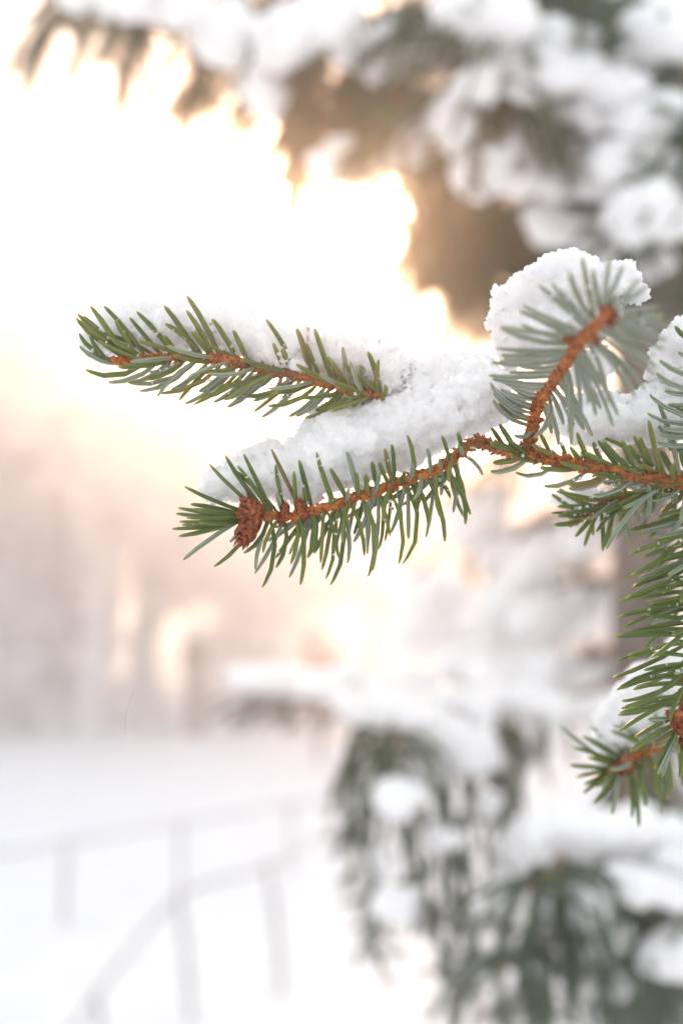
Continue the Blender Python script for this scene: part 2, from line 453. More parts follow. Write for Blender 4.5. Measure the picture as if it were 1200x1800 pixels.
def snow_mesh(name, spheres, voxel, amps, mat, seed, label, group=None):
    """one lump of snow grown from overlapping balls, then roughened. amps: (amplitude, scale) pairs"""
    bm = bmesh.new()
    for c, r in spheres:
        bmesh.ops.create_icosphere(bm, subdivisions=2, radius=r, matrix=Matrix.Translation(c) @ Matrix.Rotation(seed + r * 999, 4, 'Z'))
    me = bpy.data.meshes.new(name); bm.to_mesh(me); bm.free()
    o = bpy.data.objects.new(name, me); COL.objects.link(o)
    md = o.modifiers.new('r', 'REMESH'); md.mode = 'VOXEL'; md.voxel_size = voxel; md.use_smooth_shade = True
    dg = bpy.context.evaluated_depsgraph_get()
    me2 = bpy.data.meshes.new_from_object(o.evaluated_get(dg))
    o.modifiers.clear(); o.data = me2; bpy.data.meshes.remove(me)
    me2.name = name
    n = len(me2.vertices)
    co = np.empty(n * 3, np.float32); me2.vertices.foreach_get('co', co); co = co.reshape(-1, 3)
    no = np.empty(n * 3, np.float32); me2.vertices.foreach_get('normal', no); no = no.reshape(-1, 3)
    off = np.zeros(n, np.float32)
    for i in range(n):
        v = Vector(co[i]); s = 0.0
        for a, sc in amps: s += a * fract(v, sc, seed)
        off[i] = s
    co = co + no * off[:, None]
    me2.vertices.foreach_set('co', co.ravel()); me2.update()
    me2.materials.clear(); me2.materials.append(mat)
    me2.polygons.foreach_set('use_smooth', [True] * len(me2.polygons))
    tag(o, label, 'snow', group)
    return o

NEAR_AMPS = ((0.0022, 130), (0.0011, 380), (0.0012, 900), (0.0012, 1700))
BOUGH_AMPS = ((0.014, 22), (0.008, 55), (0.004, 120))

def near_snow(chain, seed, label, crumbs=140, group=None, voxel=0.0008, name='snow_pile'):
    """chain of (px, py, depth, radius in px); filled in between, with crumbs round the rim"""
    rng = random.Random(seed)
    sp = []
    for run in chain:
        for (a, b) in zip(run[:-1], run[1:]):
            L = math.hypot(b[0] - a[0], b[1] - a[1]); n = max(2, int(L / 9))
            for i in range(n):
                t = i / n
                px, py, d, r = [a[j] * (1 - t) + b[j] * t for j in range(4)]
                for _ in range(2):
                    an = rng.uniform(0, 6.28); q = rng.uniform(0, .35) * r
                    rr_ = r * rng.uniform(.62, .95)
                    sp.append((P(px + math.cos(an) * q, py + math.sin(an) * q, d + rng.uniform(-.25, .25) * r * d / FPX), rr_ * d / FPX))
                if rng.random() < .9:
                    an = rng.uniform(0, 6.28); q = r * rng.uniform(.85, 1.1)
                    z = rng.uniform(-.8, .3) * r * d / FPX
                    sp.append((P(px + math.cos(an) * q * .9, py + math.sin(an) * q * .9, d + z), rng.uniform(4, 14) * d / FPX))
        for _ in range(crumbs // len(chain)):
            i = rng.randrange(len(run) - 1); t = rng.random()
            px, py, d, r = [run[i][j] * (1 - t) + run[i + 1][j] * t for j in range(4)]
            th = rng.uniform(0, 6.28); ph = rng.uniform(-1, 1)
            q = r * rng.uniform(.9, 1.08)
            c = P(px + math.cos(th) * q * math.sqrt(1 - ph * ph), py + math.sin(th) * q * math.sqrt(1 - ph * ph), d + ph * q * d / FPX)
            sp.append((c, rng.uniform(1.6, 4.2) * d / FPX))
    return snow_mesh(name, sp, voxel, NEAR_AMPS, M['snow_near'], seed, label, group)

def bough_snow(px, py, d, rx, ry, seed, label, group, name='snow_cushion', slope=0.0, voxel=0.008):
    rng = random.Random(seed); sp = []
    d = nearer(d); k = d / FPX
    for i in range(int(22 + rx / 3)):
        u = rng.uniform(-1, 1); w_ = math.sqrt(max(0, 1 - u * u))
        v = rng.uniform(-.62, .6) * w_
        z = rng.uniform(-.6, .6) * rx * w_ * k * .8
        r = ry * rng.uniform(.20, .52) * (0.55 + .45 * w_)
        sp.append((P(px + u * rx, py + v * ry + slope * u * rx, d + z), max(r * k, voxel * 1.6)))
    return snow_mesh(name, sp, voxel, BOUGH_AMPS, M['snow_bough'], seed, label, group)

# ------------------------------------------------------------------ the spruce behind: trunk, boughs, cones
def sprig_template(seed, L=0.085, n=70, nl=0.02):
    """one leafy twig hanging along +Z: slim needle spikes all round it"""
    rng = np.random.default_rng(seed); V = []; F = []
    for i in range(n):
        z = L * (i / n) ** 0.9
        a = i * 2.39996
        rad = np.array([math.cos(a), math.sin(a), 0]); side = np.array([-math.sin(a), math.cos(a), 0])
        d = rad * rng.uniform(.6, .9) + np.array([0, 0, rng.uniform(.35, .8)]); d /= np.linalg.norm(d)
        l = nl * rng.uniform(.8, 1.15) * (1 if i < n * .8 else .8)
        b = np.array([0, 0, z]); wv = 0.0011
        k = len(V)
        V += [b + side * wv, b - side * wv, b + np.cross(d, side) * wv * 1.4, b + d * l]
        F += [(k, k + 1, k + 3), (k + 1, k + 2, k + 3), (k + 2, k, k + 3)]
    k = len(V)
    for z, r in ((0, .003), (L, .0015)):
        for j in range(4):
            a = j * math.pi / 2; V.append(np.array([math.cos(a) * r, math.sin(a) * r, z]))
    for j in range(4): F.append((k + j, k + (j + 1) % 4, k + 4 + (j + 1) % 4, k + 4 + j))
    return np.array(V), F
def nearer(d):
    """boughs reach out from the trunk towards the open snowfield"""
    return 2.1 - (2.1 - d) * 1.3 if d < 2.1 else d
SPRIGS = [sprig_template(s) for s in (1, 2, 3)]

def orient(z, rng):
    z = z / np.linalg.norm(z)
    x = np.cross(z, rng.normal(0, 1, 3)); x /= np.linalg.norm(x)
    return np.stack([x, np.cross(z, x), z], 1)

def bough(tree, pix, seed, sprigs, scale=1.0, droop=1.0, mat='foliage', hang=None, r0=0.011, branch=2.2):
    """pix: (px, py, depth) from the trunk outwards. Side twigs droop and carry leafy sprigs"""
    rng = np.random.default_rng(seed)
    pix = [(q[0], q[1], nearer(q[2])) for q in pix]
    c = catmull([list(P(*q)) for q in pix], 40)
    V, F = tube(c, np.linspace(r0, r0 * .3, 40), 7)
    bo = mesh_obj('bough', V, F, M['limb'], tree)
    t, n_, b_ = frames(c)
    bag = Bag()
    # sprigs spread along the outer part, on side twigs
    for i in range(int(sprigs * 1.6)):
        u = rng.uniform(0.12, 1.0); k = min(39, int(u * 39))
        p = c[k]; tt = t[k]
        side = np.cross(tt, [0, 0, 1.0]); side /= np.linalg.norm(side) + 1e-9
        sg = 1 if rng.random() < .5 else -1
        reach = rng.uniform(0, .09) * branch / 2.2 * scale
        q = p + side * sg * reach + tt * reach * .6 + np.array([0, 0, -abs(rng.normal(0, .02)) * droop])
        d = tt * rng.uniform(.05, .5) + side * sg * rng.uniform(.1, .6) + np.array([0, 0, -rng.uniform(.3, 1.3) * droop])
        R = orient(d, rng)
        sv, sf = SPRIGS[rng.integers(3)]
        s = scale * rng.uniform(.7, 1.15)
        bag.add((sv * s) @ R.T + q, sf)
        if reach > .03:
            V, F = tube(np.array([p, (p + q) / 2 + [0, 0, .005], q]), [.003, .0025, .002], 4); bag.add(V, F)
    # long hanging side twigs: (px, py top, py bottom, depth, thickness in sprigs)
    for (hx, h0, h1, hd, k) in (hang or []):
        hd = nearer(hd)
        a = np.array(P(hx, h0, hd)); z = np.array(P(hx + rng.uniform(-12, 12), h1, hd + rng.uniform(-.05, .05)))
        a_ = a; near = c[np.argmin(np.linalg.norm(c - a, axis=1))]
        cc = catmull([near, a, (a + z) / 2 + rng.normal(0, .008, 3), z], 14)
        V, F = tube(cc, np.linspace(.004, .0015, 14), 4); bag.add(V, F)
        L = np.linalg.norm(z - a)
        for j in range(max(3, int(k * 2.6 * L / .05))):
            u = rng.uniform(.25, .95); p = cc[int(u * 13)]
            d = (z - a) / L + rng.normal(0, .42, 3)
            R = orient(d, rng); sv, sf = SPRIGS[rng.integers(3)]
            s = scale * rng.uniform(.45, .85)
            bag.add((sv * s) @ R.T + p, sf)
    for ci, (px, py, d, rx, ry, sl_) in enumerate(clumps):       # twigs that stick out of the snow cushions
        q0 = np.array(P(px, py, nearer(d - .08)))
        k = int(np.argmin(np.linalg.norm(c - q0, axis=1)))
        if ci in cushion_done or np.linalg.norm(c[k] - q0) > .16: continue
        cushion_done.add(ci)
        for j in range(int(3 + rx / 22)):
            a = rng.uniform(0, 6.283); dz = rng.uniform(-.05, .03)
            q = np.array(P(px + math.cos(a) * rx * rng.uniform(.2, 1.0), py + (math.sin(a) * .9 + .15) * ry, nearer(d - .08) + dz))
            dr = np.array([rng.normal(0, .6), rng.uniform(-.8, .1), rng.uniform(-1.0, .25)])
            sv, sf = SPRIGS[rng.integers(3)]
            bag.add((sv * rng.uniform(.35, .6)) @ orient(dr, rng).T + q, sf)
            V, F = tube(np.array([c[k], (c[k] + q) / 2, q]), [.003, .0025, .0015], 4); bag.add(V, F)
    fo = mesh_obj('foliage', bag.verts(), bag.f, M[mat], bo, smooth=False); fo['kind'] = 'stuff'
    return c

clumps = [(990, 90, 1.62, 135, 42, .05), (930, 140, 1.6, 70, 34, .1), (960, 275, 1.66, 130, 60, .12), (880, 300, 1.62, 60, 50, 0), (1140, 208, 1.58, 52, 36, 0), (1105, 290, 1.58, 50, 40, .1),
          (1130, 385, 1.56, 62, 52, .1), (1180, 330, 1.6, 50, 30, .3), (1185, 60, 1.6, 70, 60, 0), (1100, 20, 1.7, 50, 40, 0), (840, 30, 1.55, 75, 40, .1), (560, 40, 1.62, 70, 44, -.2), (500, 70, 1.62, 34, 50, 0),
          (392, 60, 1.66, 36, 54, 0), (725, 75, 1.68, 48, 40, 0), (650, 100, 1.64, 40, 34, .2), (832, 160, 1.56, 28, 34, 0), (300, 10, 1.62, 50, 30, 0), (1030, 190, 1.6, 60, 34, .1), (1090, 455, 1.66, 70, 40, 0),
          (600, 280, 1.66, 40, 30, 0), (700, 260, 1.66, 30, 40, 0), (800, 215, 1.62, 24, 30, 0), (1000, 400, 1.68, 50, 26, .2), (180, -12, 1.6, 60, 22, 0), (460, 150, 1.66, 30, 40, .2), (1010, 130, 1.58, 100, 40, 0.1)]
cushion_done = set()
def build_spruce():
    base = P(1130, 1000, 2.1); base.z = ground_height(base.x, base.y)
    tree = empty('spruce_tree', base)
    tag(tree, 'large snow-laden spruce with grey-brown trunk and drooping dark green boughs behind the branches', 'tree')
    x, y = base.x, base.y
    V, F = tube(catmull([[x, y, base.z - .2], [x - .01, y, 1.0], [x + .005, y, 1.8], [x + .02, y + .01, 3.0], [x + .03, y + .02, 4.3]], 60),
                np.concatenate([np.linspace(.075, .05, 20), np.linspace(.049, .035, 20), np.linspace(.034, .006, 20)]), 16,
                lambda s, a: 1 + .05 * np.sin(5 * a + 3 * s) + .04 * np.sin(23 * s + 2 * a))
    mesh_obj('trunk', V, F, M['bark'], tree)
    T = (1130, 2.1)
    # upper boughs
    bough(tree, [(1130, -160, 2.1), (900, -90, 1.9), (560, -60, 1.75), (250, -45, 1.65), (90, -5, 1.6)], 21, 40, 1.0, 1.1,
          hang=[(92, -60, 50, 1.6, 3), (130, -60, 10, 1.6, 2), (232, -60, 150, 1.65, 3.4), (250, -40, 90, 1.66, 2.4), (342, -20, 185, 1.7, 2.4), (432, -40, 160, 1.7, 2.2), (300, -60, 60, 1.68, 2), (400, -50, 40, 1.68, 2), (480, -50, 60, 1.7, 2)])
    bough(tree, [(1130, 60, 2.1), (960, 60, 1.95), (780, 110, 1.8), (620, 150, 1.75), (505, 190, 1.7)], 22, 46, 1.0, 1.1,
          hang=[(505, 130, 355, 1.66, 3.2), (530, 130, 300, 1.68, 3), (560, 130, 270, 1.74, 2.6), (490, 120, 200, 1.66, 2.4), (640, 130, 300, 1.7, 3), (665, 130, 250, 1.7, 2.6), (690, 120, 230, 1.72, 2.6), (610, 100, 200, 1.72, 2.4), (720, 130, 320, 1.7, 2.6), (600, 60, 230, 1.75, 1.4), (500, 170, 290, 1.7, 1.2)])
    bough(tree, [(1130, 200, 2.1), (1000, 200, 1.9), (880, 240, 1.75), (790, 330, 1.7), (750, 440, 1.66)], 23, 46, 1.0, 1.2,
          hang=[(770, 270, 480, 1.66, 3.2), (740, 260, 420, 1.68, 3), (790, 250, 520, 1.68, 3), (830, 260, 500, 1.72, 3), (755, 380, 500, 1.66, 2.2), (815, 400, 560, 1.7, 2.4), (715, 420, 490, 1.68, 1.6), (850, 300, 540, 1.7, 2.6)])
    bough(tree, [(1130, 330, 2.1), (1050, 330, 1.9), (960, 380, 1.75), (890, 450, 1.7)], 24, 44, 1.0, 1.2,
          hang=[(900, 380, 520, 1.7, 2.4), (960, 340, 480, 1.74, 2.2), (1010, 340, 470, 1.8, 1.8), (860, 400, 520, 1.7, 1.6)])
    bough(tree, [(1130, -40, 2.1), (1080, -30, 1.8), (980, 0, 1.6), (860, -30, 1.45)], 25, 40, 1.0, .8,
          hang=[(990, -20, 70, 1.6, 2), (950, 0, 60, 1.58, 1.6), (700, -30, 90, 1.6, 1.2), (540, -60, 60, 1.7, 1.4), (620, -40, 90, 1.7, 1.4)])
    bough(tree, [(1130, 60, 2.1), (1180, 100, 1.8), (1230, 160, 1.6), (1300, 200, 1.45)], 26, 44, 1.0, 1.0,
          hang=[(1180, 100, 190, 1.7, 2), (1190, 230, 330, 1.62, 2), (1110, 60, 110, 1.7, 1.6)])
    bough(tree, [(1130, 280, 2.1), (1160, 300, 1.85), (1200, 340, 1.65), (1260, 360, 1.5)], 27, 44, 1.0, 1.1,
          hang=[(1060, 260, 420, 1.72, 1.8), (1040, 150, 240, 1.72, 1.8), (1180, 420, 520, 1.7, 2)])
    bough(tree, [(1130, 120, 2.1), (1010, 130, 1.85), (900, 130, 1.6), (820, 150, 1.5)], 28, 40, 1.0, .9,
          hang=[(900, 120, 220, 1.6, 1.5), (850, 130, 250, 1.58, 1.2)])
    bough(tree, [(1130, -60, 2.1), (850, 0, 1.9), (620, 40, 1.75), (470, 70, 1.68), (400, 90, 1.65)], 29, 44, .9, 1.1,
          hang=[(430, 60, 170, 1.66, 2.6), (460, 60, 150, 1.66, 2.2), (395, 80, 130, 1.65, 1.8), (520, 60, 140, 1.7, 2.2), (345, 60, 185, 1.66, 2), (570, 50, 130, 1.7, 2), (660, 40, 120, 1.72, 2)])
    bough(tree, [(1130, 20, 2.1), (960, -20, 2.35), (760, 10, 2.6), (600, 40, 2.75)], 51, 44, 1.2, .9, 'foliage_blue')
    bough(tree, [(1130, 130, 2.1), (980, 160, 2.4), (840, 200, 2.6), (700, 190, 2.7)], 52, 44, 1.2, .9)
    bough(tree, [(1130, 280, 2.1), (1000, 330, 2.4), (900, 370, 2.55), (820, 430, 2.6)], 53, 50, 1.2, 1.0)
    bough(tree, [(1130, 420, 2.1), (1060, 460, 2.3), (980, 500, 2.4), (900, 560, 2.5)], 54, 44, 1.2, 1.0)
    bough(tree, [(1130, 380, 2.1), (1200, 430, 2.3), (1270, 470, 2.4)], 55, 40, 1.2, 1.0)
    bough(tree, [(1130, 180, 2.1), (1200, 200, 2.3), (1300, 220, 2.4)], 56, 40, 1.2, 1.0)
    # middle boughs, pale and farther back
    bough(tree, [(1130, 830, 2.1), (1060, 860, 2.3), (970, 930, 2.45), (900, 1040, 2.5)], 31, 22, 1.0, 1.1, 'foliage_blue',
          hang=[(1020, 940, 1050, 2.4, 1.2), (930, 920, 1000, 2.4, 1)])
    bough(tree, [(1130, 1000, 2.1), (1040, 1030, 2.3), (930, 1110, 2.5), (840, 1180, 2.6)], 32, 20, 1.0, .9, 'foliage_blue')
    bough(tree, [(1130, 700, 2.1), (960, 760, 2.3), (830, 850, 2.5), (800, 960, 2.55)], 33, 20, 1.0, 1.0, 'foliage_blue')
    # lower boughs
    bough(tree, [(1130, 1180, 2.1), (980, 1240, 1.85), (840, 1275, 1.65), (750, 1285, 1.57), (680, 1292, 1.52)], 41, 20, .6, 1.6, 'foliage',
          hang=[(622, 1285, 1480, 1.5, 3), (640, 1290, 1440, 1.52, 2.6), (606, 1400, 1490, 1.5, 2), (650, 1480, 1690, 1.52, 2.6), (628, 1440, 1560, 1.5, 1.6), (668, 1520, 1660, 1.53, 2), (672, 1300, 1400, 1.53, 2),
                (700, 1440, 1560, 1.5, 2.2), (712, 1310, 1380, 1.55, 2), (728, 1500, 1650, 1.5, 1.8), (735, 1370, 1460, 1.55, 2.4), (752, 1500, 1640, 1.55, 2.4), (790, 1430, 1800, 1.55, 3), (776, 1540, 1720, 1.57, 2.2),
                (806, 1500, 1740, 1.56, 2.2), (790, 1380, 1450, 1.55, 2), (825, 1380, 1460, 1.58, 2), (828, 1510, 1640, 1.6, 2.2), (882, 1270, 1660, 1.6, 3.2), (868, 1330, 1520, 1.6, 2.4), (896, 1420, 1640, 1.62, 2.4), (852, 1480, 1620, 1.6, 1.8),
                (920, 1290, 1430, 1.64, 2), (905, 1290, 1400, 1.62, 2)])
    bough(tree, [(1130, 1290, 2.1), (1100, 1400, 1.7), (1010, 1490, 1.45), (935, 1560, 1.32)], 42, 30, .65, 1.5,
          hang=[(945, 1520, 1800, 1.33, 3.4), (970, 1530, 1800, 1.36, 3.2), (995, 1560, 1800, 1.35, 3), (1050, 1560, 1790, 1.39, 2.6), (1100, 1560, 1760, 1.41, 2.6), (1140, 1570, 1800, 1.44, 2.4), (1180, 1600, 1800, 1.46, 2.4), (1030, 1550, 1700, 1.38, 2.2), (1080, 1540, 1740, 1.4, 2.2), (1010, 1640, 1800, 1.36, 2.2),
                (1120, 1560, 1790, 1.42, 2.2), (940, 1650, 1790, 1.33, 1.6), (1160, 1600, 1800, 1.45, 1.4)])
    bough(tree, [(1130, 1330, 2.1), (1180, 1420, 1.7), (1230, 1500, 1.5), (1290, 1560, 1.4)], 43, 30, .65, 1.4,
          hang=[(1150, 1380, 1450, 1.6, 1.4), (1190, 1420, 1480, 1.55, 1.4)])
    bough(tree, [(1130, 1420, 2.1), (1060, 1560, 1.75), (960, 1660, 1.55), (880, 1700, 1.45)], 45, 14, .7, 1.5,
          hang=[(x_, 1600 + (x_ * 7) % 60, 1760 + (x_ * 13) % 50, 1.5 + (x_ % 7) * .02, 2.2) for x_ in range(880, 1190, 44)])
    bough(tree, [(1130, 1480, 2.1), (1150, 1640, 1.8), (1180, 1760, 1.6)], 46, 16, .8, 1.4)
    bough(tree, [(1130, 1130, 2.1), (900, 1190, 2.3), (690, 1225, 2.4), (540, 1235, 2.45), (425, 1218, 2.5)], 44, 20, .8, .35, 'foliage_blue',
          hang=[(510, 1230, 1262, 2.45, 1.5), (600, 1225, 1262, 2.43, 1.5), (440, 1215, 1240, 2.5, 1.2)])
    # hanging cones
    def cone(px, py, d, L):
        d = nearer(d); top = P(px, py, d); b = Bag(); n = 15
        for i in range(n):
            z = i / (n - 1); rad = L * .19 * math.sin(math.pi * (0.12 + .8 * z)) + .002
            for j in range(7):
                a = (j + .5 * (i % 2)) * 2 * math.pi / 7
                rv = np.array([math.cos(a), math.sin(a), 0]); sv = np.array([-math.sin(a), math.cos(a), 0])
                c0 = np.array(top) + np.array([0, 0, -L * z])
                w_ = rad * .5
                k = [c0 + rv * rad * .5 + sv * w_, c0 + rv * rad * .5 - sv * w_, c0 + rv * rad - sv * w_ * .7 + [0, 0, -L * .07], c0 + rv * rad * 1.05 + [0, 0, -L * .09], c0 + rv * rad + sv * w_ * .7 + [0, 0, -L * .07], c0 + rv * rad * .3 + [0, 0, -L * .08]]
                b.add(k, [(0, 1, 2, 3, 4), (1, 0, 5), (1, 5, 2), (2, 5, 3), (3, 5, 4), (4, 5, 0)])
        V, F = tube(np.array([np.array(top) + [0, 0, .02], np.array(top) - [0, 0, L * .5], np.array(top) - [0, 0, L]]), [.003, L * .1, L * .03], 6); b.add(V, F)
        mesh_obj('cone', b.verts(), b.f, M['cone'], tree, smooth=False)
    for q in ((850, 185, 1.56, .08), (868, 105, 1.56, .06), (690, 130, 1.7, .075), (660, 150, 1.72, .07), (735, 200, 1.7, .08), (560, 195, 1.7, .07), (790, 240, 1.68, .08), (880, 205, 1.58, .06), (620, 170, 1.7, .07)):
        cone(*q)
build_spruce()

def cushion_label(px, py, rx, ry, tier):
    size = 'wide' if rx > 75 else ('tall narrow' if ry > rx * .95 else ('small' if rx < 45 else 'medium'))
    if tier == 0:
        where = ('on the outer end of the topmost bough' if px < 480 else 'among the hanging brown cones' if px < 900 and py < 320 else
                 'on a bough just above the pale needle fan' if px < 1120 and py > 240 else 'on a high bough near the grey-brown trunk' if px > 1040 else 'on a high bough between the cones and the trunk')
    elif tier == 1:
        where = ('on the thin bough that reaches out over the snowfield' if py > 1180 else 'on a thin bough beside the trunk' if px > 960 else 'on a thin drooping bough behind the stem')
    else:
        where = ('on top of the curtain of hanging twigs' if py < 1300 else 'below the largest low mound' if px > 990 else 'caught inside the curtain of hanging twigs')
    return size + ' white snow cushion ' + where, size + ' snow cushions ' + where
for i, (a, b, c, d, e, s) in enumerate(clumps): bough_snow(a, b, c - .1, d * 1.12, e * 1.3, 100 + i, *cushion_label(a, b, d, e, 0), slope=s)
mids = [(980, 960, 2.35, 80, 44, -.5), (900, 1060, 2.4, 80, 60, -.5), (1000, 1080, 2.3, 90, 50, -.3), (860, 1150, 2.4, 80, 55, -.4), (960, 1190, 2.2, 130, 50, .05), (780, 1210, 2.35, 140, 40, .05),
        (840, 900, 2.45, 50, 60, -.6), (1050, 930, 2.25, 50, 40, -.4), (760, 1080, 2.7, 60, 100, .3), (600, 1205, 2.4, 70, 22, .05), (480, 1195, 2.5, 60, 20, 0.05), (900, 960, 2.45, 50, 40, -.5)]
for i, (a, b, c, d, e, s) in enumerate(mids): bough_snow(a, b, c, d, e, 200 + i, *cushion_label(a, b, d, e, 1), slope=s, voxel=0.014)
lows = [(960, 1600, 1.36, 10, 22, 0), (1100, 1720, 1.43, 16, 20, 0), (930, 1720, 1.45, 10, 26, 0), (880, 1560, 1.56, 10, 30, 0), (775, 1290, 1.56, 95, 46, .4), (690, 1250, 1.58, 90, 24, .1), (850, 1235, 1.62, 120, 30, .05), (815, 1345, 1.54, 44, 26, .2), (1000, 1250, 1.8, 110, 40, -.1),
        (700, 1412, 1.47, 20, 24, 0), (770, 1475, 1.5, 18, 26, 0), (848, 1420, 1.56, 16, 30, 0), (675, 1510, 1.49, 10, 22, 0), (700, 1590, 1.48, 20, 34, 0), (835, 1700, 1.56, 20, 40, 0), (915, 1500, 1.56, 12, 50, 0),
        (1020, 1595, 1.36, 16, 20, .3), (1070, 1650, 1.4, 16, 22, 0), (1130, 1560, 1.38, 60, 26, .2), (1180, 1680, 1.4, 30, 40, 0), (735, 1365, 1.53, 40, 16, .3)]
for i, (a, b, c, d, e, s) in enumerate(lows): bough_snow(a, b, c, d, e, 300 + i, *cushion_label(a, b, d, e, 2), slope=s)
bough_snow(1080, 1478, 1.42, 150, 74, 400, 'largest rounded mound of snow weighing down the lowest spruce bough', None, 'snow_mound', .08)
bough_snow(1210, 1540, 1.4, 70, 60, 401, 'rounded snow hanging off the end beside the largest low mound', None, 'snow_mound', .25)

# ------------------------------------------------------------------ needles
def needle_mesh(ratio, bend, mat):
    rings = [(0, .55), (.1, .85), (.35, 1), (.72, .98), (.92, .72), (.98, .42)]
    n = 6; V = []; F = []; UV = []
    for v, k in rings:
        x0 = bend * 4 * v * (1 - v)
        for j in range(n):
            a = 2 * math.pi * (j + .5) / n
            V.append((x0 + math.cos(a) * ratio * .5 * k, math.sin(a) * ratio * .40 * k, v))
    V.append((0, 0, 1.0))
    U = []
    for i in range(len(rings) - 1):
        for j in range(n):
            j2 = (j + 1) % n
            F.append((i * n + j, i * n + j2, (i + 1) * n + j2, (i + 1) * n + j))
            u0, u1 = (j + .5) / n, (j + 1.5) / n
            U.append([(u0, rings[i][0]), (u1, rings[i][0]), (u1, rings[i + 1][0]), (u0, rings[i + 1][0])])
    b = (len(rings) - 1) * n
    for j in range(n):
        F.append((b + j, b + (j + 1) % n, len(V) - 1))
        u0, u1 = (j + .5) / n, (j + 1.5) / n
        U.append([(u0, .98), (u1, .98), ((u0 + u1) / 2, 1)])
    me = bpy.data.meshes.new('needle'); me.from_pydata(V, [], F)
    uv = me.uv_layers.new(name='UVMap')
    k = 0
    for poly in U:
        for q in poly: uv.data[k].uv = (q[0] if q[0] <= 1 else q[0] - 1, q[1]) if poly[1][0] <= 1.0 else (min(q[0], 1.0), q[1]); k += 1
    me.polygons.foreach_set('use_smooth', [True] * len(me.polygons))
    me.materials.append(mat)
    return me
NM = {}
RAT = (.06, .072, .085, .1, .125, .16, .22); BND = (-.18, -.12, -.07, -.03, 0, .03, .07, .12, .18)
def get_needle(ratio, bend, mat):
    r = min(RAT, key=lambda q: abs(q - ratio)); b = min(BND, key=lambda q: abs(q - bend))
    if (r, b, mat) not in NM: NM[(r, b, mat)] = needle_mesh(r, b, M[mat])
    return NM[(r, b, mat)]

